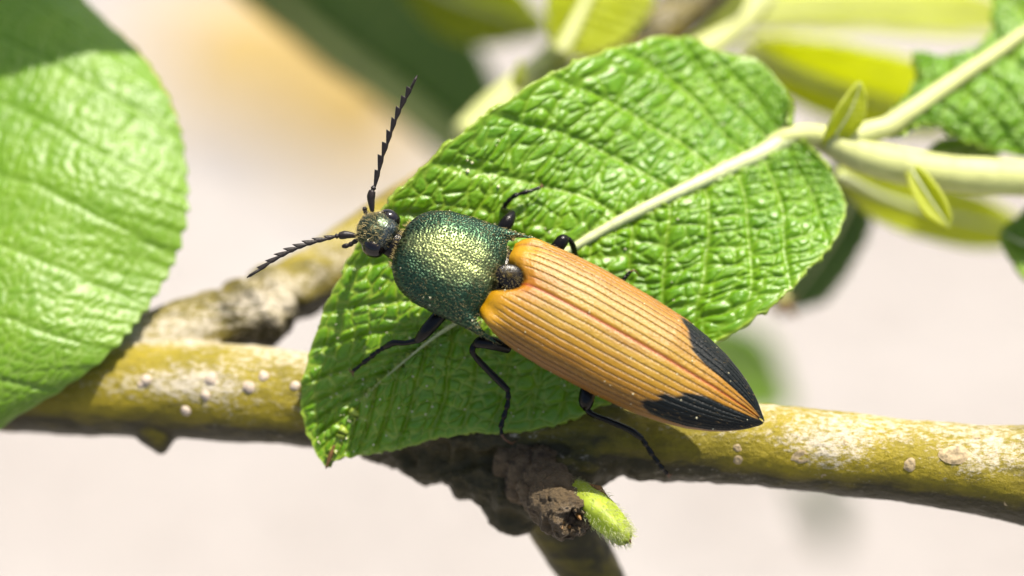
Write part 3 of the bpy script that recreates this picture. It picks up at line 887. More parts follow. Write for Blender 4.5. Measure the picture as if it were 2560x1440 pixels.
# elytra ------------------------------------------------------------------
def elytron(sg):
    nu, nv = 420, 210
    u = np.concatenate([[0.0], np.linspace(0, 1, nu - 1) ** 1.15])[:, None]
    v = np.linspace(0, 1.16, nv)[None]
    hw = np.interp(u, [0, .015, .04, .08, .14, .26, .45, .60, .70, .78, .85, .90, .945, .975, .992, 1],
                      [1.50, 1.68, 1.84, 1.96, 2.05, 2.12, 2.08, 1.97, 1.78, 1.54, 1.24, .95, .62, .34, .16, .03])
    hz = np.interp(u, [0, .01, .03, .07, .15, .3, .6, .8, .92, 1], [0.50, .78, 1.0, 1.17, 1.30, 1.38, 1.26, .95, .60, .22])
    k = np.ones(9) / 9.0
    for arr in (hw, hz):
        pad = np.pad(arr[:, 0], 4, mode='edge'); sm = np.convolve(pad, k, 'valid')
        arr[6:-6, 0] = sm[6:-6]
    th = np.minimum(v, 1.0) * np.pi / 2
    y = hw * np.sin(th) ** 0.92
    z = hz * np.cos(th) ** 0.80
    under = np.maximum(v - 1.0, 0) / 0.16
    y = y * (1 - 0.16 * under); z = z - 0.22 * under * np.minimum(1, hw / 0.8) - 0.0 * u
    x0 = 0.22 - 0.85 * np.exp(-(v / 0.17) ** 2) - 0.50 * np.maximum(0, v - .72) ** 2 / 0.078
    x = -LE * u + x0 * (1 - u) ** 9 + 0.0 * v
    first = np.zeros_like(x); first[0] = 1
    z = z - first * 0.45; x = x + first * -0.05
    # tip bends down a little and the two tips meet in one point
    gap = 0.006 + 0.03 * smooth(0.97, 1.0, u) * (1 - v.clip(0, 1))
    y = y + gap
    # striae: nine punctured grooves
    vk = np.array([0.085, 0.18, 0.275, 0.37, 0.465, 0.56, 0.655, 0.75, 0.85])
    wav = 0.0035 * vnoise(np.stack([u * 18 + 0 * v, v * 10 + 0 * u, 0 * u + 0 * v + sg], -1), 100)
    vd = np.min(np.abs((v + wav)[..., None] - vk), -1) * np.maximum(hw, .25) * 1.35
    kidx = np.argmin(np.abs((v + wav)[..., None] - vk), -1)
    st_in = smooth(0.035, 0.085, u + 0.02 * _hash(kidx, kidx * 0 + 3, kidx * 0 + (2 if sg > 0 else 5), 7)) * (1 - 0.6 * smooth(0.9, 1.0, u))
    groove = np.exp(-(vd / 0.024) ** 2) * st_in * (v < 0.93)
    pun = 0.5 + 0.5 * np.cos(u * LE * 2 * np.pi / 0.16 + kidx * 1.7 + 1.3 * vnoise(np.stack([u * 40 + 0 * v, kidx * 1.0, 0 * kidx], -1), 101))
    bul = np.cos(np.clip(vd / 0.12, 0, 1) * np.pi) * -0.5 + 0.5
    h = -0.032 * groove * (0.65 + 0.5 * pun) + 0.002 * bul * st_in
    sut = np.exp(-(v / 0.016) ** 2)
    h = h - 0.045 * sut * smooth(0.02, 0.08, u)
    humeral = np.exp(-((v - 0.72) / 0.13) ** 2 - ((u - 0.045) / 0.035) ** 2)
    h = h + 0.12 * humeral - 0.05 * np.exp(-((v - 0.52) / 0.1) ** 2 - ((u - 0.04) / 0.03) ** 2)
    f1, f2, cid = vor2((v * hw * 1.4) / 0.075 + 0 * u, u * LE / 0.10 + 0 * v, 102)
    h = h + 0.008 * (0.5 - f1) * smooth(0.02, 0.06, u)
    P = np.stack([x, y, z], -1)
    Nn = grid_normals(P)
    if (Nn[:, :nv // 2].mean((0, 1)) @ np.array([0, 0, 1])) < 0: Nn = -Nn
    P = P + Nn * h[..., None]
    P[..., 1] = np.maximum(P[..., 1], 0.004) * sg
    # colour pattern; straw towards the suture, russet sides deeper on the left
    nz = vnoise(np.stack([u * LE * 1.5 + 0 * v, v * 6 + 0 * u, 0 * u + 0 * v + 3 * sg], -1), 103)
    nz2 = fbm(np.stack([u * LE * 0.6 + 0 * v, v * 12 + 0 * u, 0 * u + 0 * v + 7 * sg], -1), 3, 104)
    orange = np.array([0.44, 0.175, 0.001]); amber = np.array([0.56, 0.245, 0.001]); russet = np.array([0.29, 0.095, 0.001])
    straw = np.array([0.48, 0.28, 0.02])
    brown = np.array([0.12, 0.042, 0.008]); red = np.array([0.42, 0.065, 0.015]); blk = np.array([0.006, 0.008, 0.009])
    c = orange + 0 * P
    def mixin(c, t, k): return c + (k - c) * t[..., None]
    c = mixin(c, smooth(0.16, 0.03, u) + 0 * v, amber)
    c = mixin(c, 0.55 * smooth(0.55, 0.12, v) * smooth(0.08, 0.2, u) * smooth(0.85, 0.6, u), straw)
    c = mixin(c, 0.75 * smooth(0.45, 0.9, v) * (1 if sg > 0 else 0.7) * smooth(0.02, 0.14, u), russet)
    c = mixin(c, np.clip(0.40 * nz2 + 0.08, 0, 0.6), russet)
    c = mixin(c, 0.72 * groove, brown)
    c = mixin(c, np.clip(np.exp(-((v) / 0.015) ** 2) * (0.85 + 0 * u), 0, 1), red)
    c = mixin(c, 0.45 * np.exp(-((v) / 0.12) ** 2) * smooth(0.12, 0.05, u), red)
    # black patch near the tip: its front edge steps back interval by interval towards the suture
    kstep = np.floor((v + wav) / 0.095)
    start = np.interp(v + 0.0 * u, [0.11, 0.15, 0.18, 0.25, 0.40, 0.53, 0.70, 0.82, 0.90, 0.96], [0.97, 0.93, 0.745, 0.675, 0.635, 0.605, 0.575, 0.60, 0.72, 0.92])
    if sg > 0: start = start + 0.022
    start = start + 0.018 * (_hash(kstep.astype(int), kstep.astype(int) * 0, kstep.astype(int) * 0 + sg, 9) - 0.5) * 2 + 0.006 * nz
    bpat = smooth(0.0, 0.022, u - start)
    bpat = np.maximum(bpat, smooth(0.962, 0.985, u) + 0 * v)
    c = mixin(c, bpat, blk)
    c = mixin(c, smooth(0.965, 1.0, v) * 0.7 * (1 - bpat), russet * 0.7)
    c = mixin(c, first, brown * 0.4)
    Pw = FE(P)
    F = grid_faces(nu, nv, flip=(sg < 0))
    o = mesh('elytron', Pw.reshape(-1, 3), F, M_ely, beetle, {'col': c.reshape(-1, 3) * np.array([0.52, 0.60, 0.5])}, solid=0.0)
    Nw = (Nn * np.array([1, sg, 1])) @ FE.M.T
    return o, Pw, Nw, bpat
ELY = {}
for sg in (1, -1):
    ELY[sg] = elytron(sg)
tag(ELY[1][0], label='ribbed orange wing case with a black patch before the tip')
tag(ELY[-1][0], label='ribbed orange wing case with a black patch before the tip')

# pronotum -----------------------------------------------------------------
nu, nv = 250, 300
u = np.linspace(0, 1, nu)[:, None]; v = np.linspace(-1.12, 1.12, nv)[None]
LPn = 3.60
av = np.abs(v)
hw = np.interp(u, [0, .02, .06, .12, .2, .32, .5, .7, .85, 1], [0.95, 1.10, 1.32, 1.52, 1.68, 1.82, 1.90, 1.94, 1.96, 2.02])
hz = np.interp(u, [0, .02, .06, .15, .3, .55, .8, .93, 1], [0.30, .50, .72, .95, 1.14, 1.22, 1.08, .80, .52])
kq = np.ones(13) / 13
for arr in (hw, hz):
    sm = np.convolve(np.pad(arr[:, 0], 6, mode='edge'), kq, 'valid'); arr[8:-8, 0] = sm[8:-8]
th = np.clip(v, -1, 1) * np.pi / 2
under = np.maximum(av - 1, 0) / 0.12
y = hw * np.sign(th) * np.abs(np.sin(th)) ** 0.95 * (1 - 0.10 * under)
z = hz * np.abs(np.cos(th)) ** 0.78 - 0.30 * under
spine = np.clip(1 - np.abs(av - 0.88) / np.where(av < 0.88, 0.33, 0.14), 0, 1)
xe = 0.10 * np.cos(av * 5.0) * (av < .75) + 1.0 * spine ** 1.35
front = 0.16 * (1 - (av.clip(0, 1)) ** 2)
x = LPn * (1 - u) + front * (1 - u) ** 3 - xe * smooth(0.62, 1.0, u)
y = y + np.sign(v) * 0.12 * spine * smooth(0.6, 1, u) * 1.0
z = z * (1 - 0.25 * spine * smooth(.6, 1, u)) - 0.02
# shallow median furrow, dip before the hind margin
h = -0.05 * np.exp(-(v / 0.05) ** 2) * smooth(0.35, 0.8, u) - 0.10 * np.exp(-((av - 0.5) / 0.15) ** 2) * smooth(0.7, 0.95, u)
f1, f2, cid = vor2(y * 1.12 / 0.095 + 0.3 * vnoise(np.stack([x * 3, y * 3, 0 * x], -1), 110), x / 0.095 + z * 4, 111, 0.75)
pnct = smooth(0.42, 0.20, f1)
h = h - 0.026 * pnct + 0.01 * vnoise(np.stack([x * 5, y * 5, z * 5], -1), 112)
P = np.stack([x, y, z], -1)
Nn = grid_normals(P)
if (Nn.mean((0, 1)) @ np.array([0, 0, 1])) < 0: Nn = -Nn
P = P + Nn * h[..., None]
side = smooth(0.35, 0.95, av) + 0 * u
nz = fbm(np.stack([x * 1.2, y * 1.2, z * 1.2], -1), 3, 113)
brass_sheen = np.array([0.23, 0.27, 0.10]); green = np.array([0.035, 0.080, 0.040]); teal = np.array([0.022, 0.062, 0.056]); pit_c = np.array([0.015, 0.025, 0.018])
c = brass_sheen + 0 * P  # sun highlight painted as a brassy patch in the middle of the shield
t = np.clip(smooth(0.08, 0.42, av + 0.6 * np.abs(u - 0.55) ** 1.5 + 0.05 * nz), 0, 1)
c = c + (green - c) * t[..., None]
c = c + (teal - c) * (0.7 * side * smooth(-0.4, 0.5, nz))[..., None]
c = c + (pit_c - c) * (0.85 * pnct)[..., None]
PW = FP(P); NWp = Nn @ FP.M.T
pron = mesh('pronotum', PW.reshape(-1, 3), grid_faces(nu, nv, flip=False), M_pro, beetle, {'col': c.reshape(-1, 3) * 0.72})
tag(pron, label='metallic green punctured thorax shield with pointed hind corners')

# scutellum: small dark rounded plate between thorax and wing cases
nn_ = 24
uu = np.linspace(0, 1, 14)[:, None]; aa = np.linspace(0, 2 * np.pi, nn_, endpoint=False)[None]
sx = -0.14 + 0.50 * np.cos(aa) * uu; sy = 0.46 * np.sin(aa) * uu * (1 - 0.15 * np.cos(aa))
sz = 0.90 + 0.11 * np.sqrt(np.clip(1 - uu ** 2, 0, 1)) + 0 * aa
Vs = FE(np.stack(np.broadcast_arrays(sx, sy, sz), -1))
scut = mesh('scutellum', Vs.reshape(-1, 3), grid_faces(14, nn_, wrap=True), M_black, beetle)

# head -----------------------------------------------------------------
nu, nv = 90, 110
th = np.linspace(0, np.pi, nu)[:, None]; ph = np.linspace(0, 2 * np.pi, nv, endpoint=False)[None]
ex = np.sign(np.cos(th)) * np.abs(np.cos(th)) ** 0.8
rr = np.sin(th) ** 0.75
X = 0.26 + 0.72 * ex + 0 * ph; Y = 0.72 * rr * np.cos(ph) * (1 + 0.10 * ex * 0); Z = 0.12 + 0.56 * rr * np.sin(ph)
Y = Y * (1 - 0.16 * smooth(0.3, 1.0, X)); Z = Z - 0.25 * smooth(0.3, 1.0, X) * (Z > 0) * Z * 1.2
P = np.stack([X, Y, Z], -1)
f1, f2, cid = vor2(Y / 0.07 + Z * 3, X / 0.07 + Z * 2, 120, 0.8)
pn = smooth(0.42, 0.2, f1)
Nn = unit(P - np.array([0.2, 0, 0.05]))
P = P - Nn * (0.018 * pn - 0.03 * fbm(P * 3, 2, 121))[..., None]
c = np.array([0.055, 0.075, 0.045]) + 0 * P
c = c + (np.array([0.10, 0.12, 0.13]) - c) * (smooth(0.15, -0.25, X) * 0.8)[..., None]  # glint across the back of the head, painted as a paler band
c = c + (pit_c * 0.6 - c) * (0.8 * pn)[..., None]
HW = FH(P)
head = mesh('head', HW.reshape(-1, 3), grid_faces(nu, nv, wrap=True), M_pro, beetle, {'col': c.reshape(-1, 3) * 0.72})
for sgn in (1, -1):
    e = np.linspace(0, np.pi, 24)[:, None]; a2 = np.linspace(0, 2 * np.pi, 28, endpoint=False)[None]
    P = np.stack(np.broadcast_arrays(0.08 + 0.43 * np.sin(e) * np.cos(a2), sgn * 0.60 + 0.36 * np.cos(e) * sgn, 0.06 + 0.43 * np.sin(e) * np.sin(a2)), -1)
    mesh('eye', FH(P).reshape(-1, 3), grid_faces(24, 28, wrap=True, flip=(sgn > 0)), M_eye, head)

# antennae: scape, pedicel and nine toothed segments
def antenna(base_line, teeth_line, scape, d0, d1):
    sc_ = np.array(scape, float)
    n = len(base_line)
    dd = lambda i: d0 + (d1 - d0) * i / (n - 1)
    P = resample(C(sc_[:, 0], sc_[:, 1], np.full(len(sc_), d0)), 26)
    R = np.interp(np.linspace(0, 1, 26), [0, .12, .45, .68, .74, .80, .9, 1], [0.075, .10, .155, .125, .075, .07, .11, .06])
    V, F = tube(P, R, 14)
    ant = mesh('antenna', V, F, M_ant, beetle)
    for i in range(n - 1):
        a = C(*base_line[i], dd(i)); b = C(*base_line[i + 1], dd(i + 1)); tth = C(*teeth_line[i], dd(i) * 0.4 + dd(i + 1) * 0.6)
        ax_ = unit(b - a); L = np.linalg.norm(b - a)
        lat = (tth - b); tip = i == n - 2
        la = unit(lat - ax_ * (lat @ ax_)); nm = np.cross(ax_, la)
        wt = abs((tth - a) @ la)
        lt_ = (tth - a) @ ax_
        ff = np.linspace(0, 1, 12)
        if tip:
            prof_o = np.interp(ff, [0, .1, .4, .75, 1], [0.04, .07, .13, .11, 0.01]); prof_i = prof_o * 0.8; xs = ff * L
        else:
            prof_o = np.interp(ff, [0, .12, .85, 1], [0.045, .06, wt * 0.9, wt]); prof_i = np.interp(ff, [0, .15, .7, 1], [0.045, .055, .075, .05]); xs = ff * L * 1.02
        rows = []
        ag = np.linspace(0, 2 * np.pi, 14, endpoint=False)
        for x_, po, pi_ in zip(xs, prof_o, prof_i):
            cy = np.where(np.cos(ag) > 0, po, pi_) * np.cos(ag)
            ext = np.where(np.cos(ag) > 0, np.cos(ag) ** 2, 0) * max(0, lt_ - L) * (x_ / L if not tip else 0) ** 3
            rows.append(a + ax_[None] * (x_ + ext)[:, None] + la * cy[:, None] + nm * (0.055 * np.sin(ag) * (0.5 if tip and x_ > .9 * L else 1))[:, None])
        rows = np.array(rows)
        c0 = rows[:1].mean(1, keepdims=True); c1 = rows[-1:].mean(1, keepdims=True)
        rows = np.concatenate([c0 + (rows[:1] - c0) * .02, rows, c1 + (rows[-1:] - c1) * 0.9 + ax_ * 0.015, c1 + (rows[-1:] - c1) * .02], 0)
        mesh('antenna_segment', rows.reshape(-1, 3), grid_faces(len(rows), 14, wrap=True), M_ant, ant)
    return ant
z3 = lambda L: [(600 + x / 2.5714, 160 + y / 2.5714) for x, y in L]
antenna(z3([(866, 788), (893, 690), (916, 595), (946, 515), (971, 440), (1000, 360), (1030, 290), (1066, 220), (1098, 160), (1138, 76)]),
        z3([(864, 682), (884, 583), (911, 503), (940, 423), (973, 343), (1001, 272), (1035, 203), (1068, 145), (1138, 76)]),
        z3([(850, 945), (846, 905), (842, 860), (848, 825), (854, 808), (862, 786)]), 0.35, 0.75)
antenna(z3([(612, 1108), (560, 1124), (495, 1140), (430, 1160), (370, 1182), (315, 1207), (258, 1237), (190, 1276), (130, 1320), (47, 1371)]),
        z3([(538, 1103), (462, 1118), (398, 1135), (338, 1158), (278, 1185), (218, 1221), (163, 1262), (108, 1305), (47, 1371)]),
        z3([(745, 1105), (715, 1100), (680, 1098), (648, 1103), (630, 1105), (612, 1108)]), 0.35, 0.55)
# palps
for pts in ([(893, 600, -.25), (882, 607, -.35), (872, 613, -.4), (857, 616, -.45)], [(925, 545, -.35), (917, 535, -.45), (913, 527, -.5), (911, 519, -.5)]):
    P = resample(Cl(pts), 16)
    V, F = tube(P, 0.065 + 0.03 * np.abs(np.sin(np.linspace(0, 3 * np.pi, 16))), 10)
    mesh('palp', V, F, M_ant, head)

# legs: femur+tibia one continuous mesh, tarsus and claws as sub-parts
def leg(fem, tib, tar, claws, rf=0.27, rt=0.105):
    Pf = resample(Cl(fem), 18)
    Rf = np.interp(np.linspace(0, 1, 18), [0, .3, .7, .92, 1], [rf * .8, rf, rf * .95, rf * .7, rf * .45])
    Pt = resample(Cl(tib), 22)
    Rt = np.interp(np.linspace(0, 1, 22), [0, .08, .3, .85, 1], [rt * .8, rt * 1.05, rt * .9, rt * 1.15, rt * .9])
    j = Join(); j.add(tube(Pf, Rf, 16)); j.add(tube(Pt, Rt * (1 + .1 * vnoise(Pt * 6, 3)), 12))
    V, F = j.get()
    lg = mesh('leg', V, F, M_black, beetle)
    npt = 50
    Pq = resample(Cl(tar), npt)
    f = np.linspace(0, 5, npt); fr = f - np.floor(f)
    Rq = rt * np.interp(fr, [0, .2, .8, 1], [.55, .72, .98, .55]); Rq[-1] = rt * .5
    Rq = np.where(f > 4, rt * np.interp(fr, [0, .6, 1], [.5, .6, .8]), Rq)
    V, F = tube(Pq, Rq, 10)
    ta = mesh('tarsus', V, F, M_black, lg)
    for cl in claws:
        Pc = resample(Cl(cl), 10)
        V, F = tube(Pc, np.linspace(rt * .42, .012, 10), 7)
        mesh('claw', V, F, M_claw, lg)
    return lg
leg([(1140, 745, -.3), (1105, 782, 0.05), (1070, 822, 0.1), (1043, 852, -0.15)], [(1046, 850, -.15), (1015, 857, -.35), (985, 857, -.6), (962, 868, -.9)],
    [(962, 868, -.9), (945, 878, -1.05), (920, 898, -1.3), (882, 928, -1.65)], [[(884, 926, -1.6), (877, 930, -1.6), (873, 920, -1.7)], [(884, 928, -1.6), (882, 936, -1.65), (884, 943, -1.75)]], 0.26)
leg([(1270, 870, -.5), (1230, 858, -.25), (1205, 855, -.2), (1186, 862, -.3)], [(1184, 862, -.3), (1182, 882, -.35), (1205, 910, -.6), (1240, 945, -.85), (1270, 975, -1.0)],
    [(1270, 975, -1.0), (1270, 1005, -1.1), (1262, 1035, -1.2), (1253, 1065, -1.3), (1254, 1085, -1.35)], [[(1254, 1085, -1.35), (1262, 1098, -1.3), (1278, 1107, -1.45), (1290, 1103, -1.6)], [(1254, 1087, -1.35), (1268, 1103, -1.45), (1283, 1112, -1.6)]], 0.25, 0.115)
leg([(1490, 940, -.7), (1472, 975, -.35), (1466, 1000, -.3), (1466, 1022, -.4)], [(1466, 1020, -.4), (1480, 1035, -.4), (1530, 1055, -.55), (1575, 1075, -.7), (1604, 1095, -.85)],
    [(1604, 1095, -.85), (1620, 1120, -1.0), (1640, 1150, -1.15), (1655, 1170, -1.3), (1668, 1184, -1.5)], [[(1668, 1184, -1.5), (1676, 1188, -1.6), (1681, 1185, -1.7)], [(1668, 1184, -1.5), (1672, 1193, -1.6), (1677, 1196, -1.7)]], 0.30, 0.115)
leg([(1225, 615, -.9), (1250, 582, -.8), (1268, 555, -.8), (1282, 533, -1.0)], [(1280, 536, -1.0), (1272, 530, -1.4), (1262, 527, -1.9), (1256, 520, -2.3)],
    [(1258, 518, -2.2), (1268, 506, -2.0), (1285, 490, -1.9), (1315, 480, -1.95), (1350, 469, -2.1)], [[(1350, 469, -2.1), (1357, 466, -2.1), (1358, 473, -2.3)], [(1350, 470, -2.1), (1354, 462, -2.1), (1352, 458, -2.3)]], 0.26)
leg([(1370, 650, -1.0), (1392, 620, -.9), (1406, 602, -.9), (1416, 594, -1.0)], [(1414, 595, -1.0), (1426, 602, -1.1), (1434, 620, -1.4), (1440, 645, -1.8), (1446, 665, -1.95)],
    [(1446, 665, -1.95), (1452, 685, -1.95), (1460, 700, -1.95), (1470, 715, -1.95)], [], 0.25)
leg([(1500, 740, -1.0), (1520, 730, -1.0), (1530, 722, -1.0), (1540, 718, -1.1)], [(1540, 718, -1.1), (1545, 716, -1.3), (1550, 712, -1.6), (1553, 708, -1.8)],
    [(1553, 708, -1.8), (1560, 698, -1.8), (1568, 688, -1.75), (1576, 679, -1.7)], [[(1576, 679, -1.7), (1586, 676, -1.7), (1594, 684, -1.85), (1598, 692, -2.0)]], 0.22)

# fine golden hair
def scatter(PW, NW, mask, n):
    a, b = PW.shape[:2]
    # area-weighted pick
    du = np.linalg.norm(np.gradient(PW, axis=0), axis=-1); dv = np.linalg.norm(np.gradient(PW, axis=1), axis=-1)
    w = (du * dv * mask).ravel(); w /= w.sum()
    k = rng.choice(a * b, n, p=w)
    return PW.reshape(-1, 3)[k], NW.reshape(-1, 3)[k]
p, q = scatter(PW, NWp, (np.abs(v[:, :1]) * 0 + 1) * np.ones(PW.shape[:2]), 1700)
hairs('pubescence', p, q, np.tile(-FP.f, (len(p), 1)), 0.09, 0.0042, M_gold, pron, 0.8, 0.45)
NH = unit(HW - FH(np.array([0.2, 0, 0.05])))
p, q = scatter(HW, NH, np.ones(HW.shape[:2]), 1300)
hairs('pubescence', p, q, np.tile(FH.f, (len(p), 1)), 0.10, 0.0045, M_gold, head, 0.75, 0.5)
for sg in (1, -1):
    o, Pw, Nw, bp = ELY[sg]
    p, q = scatter(Pw, Nw, np.ones(Pw.shape[:2]) * (np.linspace(0, 1, Pw.shape[0])[:, None] > 0.01) * (1.0 - 0.85 * bp), 1700)
    hairs('pubescence', p, q, np.tile(-FE.f, (len(p), 1)), 0.10, 0.0035, M_goldd, o, 0.9, 0.25)
Vs2 = Vs.reshape(-1, 3); k = rng.integers(0, len(Vs2), 260)
hairs('pubescence', Vs2[k], np.tile(FE.n, (260, 1)), unit(Vs2[k] - FE(np.array([-.16, 0, .6]))), 0.13, 0.006, M_gold, scut, 0.5, 0.3)
# tuft at the hind margin of the thorax and behind the head
k = rng.integers(0, 300, 140)
pp = PW[-1][np.clip(k, 70, 230)]; hairs('fringe', pp, np.tile(FP.n, (140, 1)) * 0.4, np.tile(-FP.f, (140, 1)), 0.2, 0.006, M_gold, pron, 0.7, 0.5)
k = rng.integers(20, 280, 120)
pp = PW[0][k]; hairs('fringe', pp, np.tile(FP.n, (120, 1)) * 0.4, np.tile(FP.f, (120, 1)), 0.16, 0.005, M_gold, pron, 0.7, 0.4)

# pollen grains on leaf and beetle
def icos(r, c):
    t_ = (1 + 5 ** .5) / 2
    v_ = np.array([[-1, t_, 0], [1, t_, 0], [-1, -t_, 0], [1, -t_, 0], [0, -1, t_], [0, 1, t_], [0, -1, -t_], [0, 1, -t_], [t_, 0, -1], [t_, 0, 1], [-t_, 0, -1], [-t_, 0, 1]])
    return unit(v_) * r + c
ICO_F = np.array([[0, 11, 5], [0, 5, 1], [0, 1, 7], [0, 7, 10], [0, 10, 11], [1, 5, 9], [5, 11, 4], [11, 10, 2], [10, 7, 6], [7, 1, 8], [3, 9, 4], [3, 4, 2], [3, 2, 6], [3, 6, 8], [3, 8, 9], [4, 9, 5], [2, 4, 11], [6, 2, 10], [8, 6, 7], [9, 8, 1]])
grains_v, grains_f, n0 = [], [], 0
def grain(c, r):
    global n0
    grains_v.append(icos(r, c)); grains_f.append(ICO_F + n0); n0 += 12
ii = rng.integers(20, LP.shape[0] - 20, 150); jj = rng.integers(20, LP.shape[1] - 20, 150)
for a_, b_ in zip(ii, jj): grain(LP[a_, b_] + BACK * 0.02, rng.uniform(0.018, 0.045))
for px_, py_, r_ in ((976, 640, .05), (985, 668, .045), (1565, 1027, .05), (1172, 424, .08), (1180, 410, .05), (1168, 398, .04), (1255, 465, .06)):
    i_ = np.argmin(np.linalg.norm(LP.reshape(-1, 3) - C(px_, py_, -2), axis=1))
    grain(LP.reshape(-1, 3)[i_] + BACK * 0.03, r_)
for arr, nrm_, cnt in ((PW, NWp, 26), (ELY[1][1], ELY[1][2], 22), (ELY[-1][1], ELY[-1][2], 22), (HW, NH, 6)):
    p, q = scatter(arr, nrm_, np.ones(arr.shape[:2]), cnt)
    for a_, b_ in zip(p, q): grain(a_ + b_ * 0.02, rng.uniform(0.016, 0.034))
po = mesh('pollen', np.concatenate(grains_v), np.concatenate(grains_f), M_pollen)
tag(po, 'scattered cream pollen grains dusting leaf and beetle', 'pollen', kind='stuff')

# ------------------------------------------------------------------ plants behind, out of focus
def back_leaf(name, mid, hw, lat, mat, label, group=None, cat='leaf', **kw):
    e = thing(name, Cl(mid[:1])[0], label, cat, group)
    blade('blade', e, mid, hw, lat, mat, **kw)
    return e
# large dark leaf, upper middle
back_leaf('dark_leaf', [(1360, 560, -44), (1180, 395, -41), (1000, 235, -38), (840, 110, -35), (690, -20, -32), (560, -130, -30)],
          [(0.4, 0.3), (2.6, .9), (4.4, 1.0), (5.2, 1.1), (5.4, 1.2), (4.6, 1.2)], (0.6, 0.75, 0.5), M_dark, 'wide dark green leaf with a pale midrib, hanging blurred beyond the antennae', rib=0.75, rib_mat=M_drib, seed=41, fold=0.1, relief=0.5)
# backlit yellow leaves, upper right
back_leaf('backlit_leaf', [(1860, 120, -21), (1980, 175, -22), (2120, 225, -23), (2250, 265, -24), (2380, 300, -25)],
          [(0.5, .4), (2.0, 1.2), (2.7, 1.5), (2.6, 1.4), (1.4, .8)], (0.25, 1, 0.9), M_young, 'glowing yellow green leaf backlit by the sun behind the shoot', rib=0.3, rib_mat=M_stem, seed=42, fold=0.2)
back_leaf('pale_leaf', [(1780, 60, -28), (1950, 30, -29), (2150, 25, -30), (2350, 35, -31), (2560, 50, -32)],
          [(0.3, .3), (1.3, .8), (1.9, 1.0), (1.7, 1.0), (0.5, .5)], (0.0, 1, -0.6), M_young, 'long pale lime leaf stretched out above the backlit yellow leaf', rib=0.4, rib_mat=M_stem, seed=43, fold=0.2)
sh3 = thing('pale_shoot', C(1690, 190, -15), 'pale lime shoot with a small olive leaf beside the brown fork twig', 'shoot')
P = resample(Cl([(1660, 230, -14.6), (1730, 150, -15.2), (1800, 95, -16), (1870, 30, -17), (1930, -60, -18)]), 40)
V, F = tube(P, np.linspace(0.62, 0.55, 40), 14); mesh('stem', V, F, M_stem, sh3)
blade('leaf', sh3, [(1725, 130, -15.6), (1765, 95, -16), (1805, 60, -16.4), (1850, 15, -16.8), (1890, -40, -17.2)], [0.15, 0.55, 0.85, 0.85, 0.3], (0.6, 0.8, 0.6), M_olive, rib=0.12, seed=44)
back_leaf('olive_leaf', [(1030, -60, -28), (1130, -10, -28), (1240, 30, -28), (1360, 75, -28)],
          [1.0, 1.8, 1.7, 0.3], (0.3, 1, 0.8), M_olive, 'short olive leaf above the wide dark leaf', rib=0.2, seed=45)
sh2 = thing('pale_shoot', C(1110, 345, -13), 'pale lime shoot with one upright leaf, behind the toothed rim of the big leaf', 'shoot')
P = resample(Cl([(1185, 345, -16.3), (1230, 290, -16.6), (1300, 228, -17), (1385, 150, -17.4), (1440, 70, -18), (1490, -60, -18.6)]), 50)
V, F = tube(P, np.linspace(0.95, 0.5, 50), 16)
mesh('stem', V, F, M_stem, sh2)
blade('leaf', sh2, [(1400, 130, -14.6), (1430, 70, -15), (1465, 0, -15.5), (1510, -90, -16), (1560, -200, -16.5)], [(.3, .2), (1.6, 1.2), (2.3, 1.9), (2.4, 2.0), (.4, .4)], (1, 0.2, -0.5), M_young, rib=0.35, rib_mat=M_stem, seed=46, fold=0.15)
blade('stipule', sh2, [(1290, 225, -13), (1296, 195, -12.8), (1300, 150, -12.7)], [0.12, 0.2, 0.02], (1, 0, 0.2), M_young, rib=0.03, seed=47, relief=0.2, solid=0.1)
# behind the right half of the big leaf
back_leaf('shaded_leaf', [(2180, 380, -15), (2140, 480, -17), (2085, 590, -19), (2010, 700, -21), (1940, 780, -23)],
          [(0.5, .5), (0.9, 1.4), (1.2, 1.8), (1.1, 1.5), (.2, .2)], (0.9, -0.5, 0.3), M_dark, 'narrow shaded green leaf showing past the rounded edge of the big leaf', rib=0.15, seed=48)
tw = thing('bud_twig', C(1850, 640, -14), 'small twig with a dried brown bud hanging behind the big leaf', 'twig')
P = resample(Cl([(1820, 560, -13), (1890, 660, -13.5), (1940, 730, -14), (1965, 765, -14.2)]), 24)
V, F = tube(P, np.linspace(0.4, 0.3, 24), 12); mesh('stem', V, F, M_stem, tw)
for x2, y2 in ((1995, 795), (1930, 785), (1990, 740)):
    V, F = tube(resample(Cl([(1960, 757, -14.1), ((1960 + x2) / 2, (757 + y2) / 2 + 4, -14), (x2, y2, -13.9)]), 10), np.linspace(0.34, 0.05, 10), 10, flat=0.5)
    mesh('bud_scale', V, F, M_scale, tw)
back_leaf('low_leaf', [(1700, 830, -50), (1790, 900, -52), (1880, 950, -54), (1980, 1020, -56)],
          [0.8, 2.0, 1.9, 0.2], (0.3, 1, 0), M_leaf, 'soft blurred green leaf low behind the tip of the beetle', rib=0.15, seed=49)
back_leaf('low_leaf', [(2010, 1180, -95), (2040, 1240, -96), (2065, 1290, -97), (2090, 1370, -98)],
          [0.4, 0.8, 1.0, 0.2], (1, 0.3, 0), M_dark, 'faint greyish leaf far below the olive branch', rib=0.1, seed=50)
back_leaf('edge_leaf', [(2720, 560, -9), (2640, 590, -9), (2570, 610, -9), (2512, 585, -9)],
          [1.5, 1.7, 1.3, 0.1], (0.1, 1, -0.2), M_leaf, 'bright green leaf tip under the pale shoot stem', rib=0.15, seed=51)
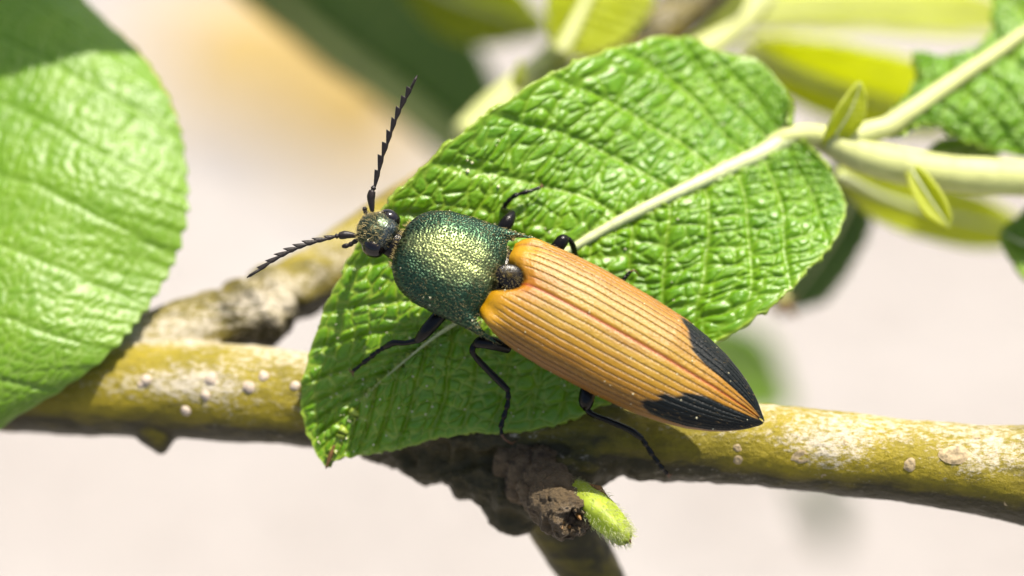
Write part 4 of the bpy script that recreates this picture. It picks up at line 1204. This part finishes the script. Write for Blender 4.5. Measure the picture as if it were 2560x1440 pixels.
# leaf above the frame that throws the shade over the top of the broad leaf
pt = C(60, -40, -10)
off = SUN * 26.0
def shade_leaf(center, name, label, sz, seed):
    e = thing(name, center, label, 'leaf', 'leaves higher up in the willow')
    lx = unit(np.cross(SUN, np.array([0, 0, 1.0]) + 0.3 * RIGHT)); ly = unit(np.cross(SUN, lx))
    m = np.stack([center + lx * sz * k for k in (-1.0, -0.5, 0, 0.5, 1.0)])
    hwv = np.array([0.05, 0.38, 0.48, 0.36, 0.02]) * sz
    rows = np.stack([m, m + ly * hwv[:, None], m - ly * hwv[:, None]], 1)
    o, G, _ = leaf_rows(rows, 'blade', e, M_leaf, ns=60, nt=14, tooth=0.1, relief=0.6, seed=seed, cell=0.6, ladder=1.0)
    return e

shade_leaf(C(60, -190, -11.5) + SUN * 24.0, 'overhanging_leaf', 'leaf above the broad leaf that shades its upper end', 13.0, 55)
# ------------------------------------------------------------------ litter on the ground
for k, (px_, py_, ln, wd, a_, lab) in enumerate(((640, 140, 60, 24, 0.5, 'tan fallen leaf lying flat on the pale ground'), (830, 200, 58, 22, -0.5, 'yellowish dry leaf on the ground beside a tan one'), (900, 360, 40, 14, 0.2, 'small curled brown leaf lying on the ground'))):
    g = on_ground(px_, py_)
    e = thing('fallen_leaf', g, lab, 'dry leaf', 'dry leaves on the ground')
    dx = np.array([math.cos(a_), math.sin(a_), 0]); dy = np.array([-math.sin(a_), math.cos(a_), 0])
    tt_ = np.array([-1, -.6, -.1, .4, .8, 1.0])
    m = g + np.array([0, 0, 2.0]) + dx * (tt_ * ln * 0.5)[:, None] + np.array([0, 0, 1.0]) * (3 * tt_ ** 2)[:, None]
    hv = np.array([.02, .6, 1, .85, .4, .02]) * wd
    rows = np.stack([m, m + dy * hv[:, None] + np.array([0, 0, 1.0]) * (hv * .25)[:, None], m - dy * hv[:, None] + np.array([0, 0, 1.0]) * (hv * .25)[:, None]], 1)
    leaf_rows(rows, 'blade', e, M_dry, ns=60, nt=14, relief=3.0, cell=2.5, ladder=4.0, seed=60 + k, solid=0.4)
j = Join()
for k in range(500):
    g = on_ground(rng.uniform(-400, 2960), rng.uniform(-400, 1840))
    r = rng.uniform(1.2, 4.0)
    V = icos(1.0, 0) * np.array([1, rng.uniform(.7, 1), rng.uniform(.5, .8)]) * r * (1 + rng.uniform(-.15, .15, (12, 1)))
    j.V.append(V + g + np.array([0, 0, r * 0.3])); j.F.append(ICO_F + j.n); j.n += 12
V, F = j.get()
M_peb = simple_mat('pebble', (0.42, 0.37, 0.33), 0.8, 0.3, noise_scale=0.25, var=0.3)
tag(mesh('pebbles', V, F, M_peb), 'small pale pebbles strewn over the sandy ground', 'pebbles', kind='stuff')
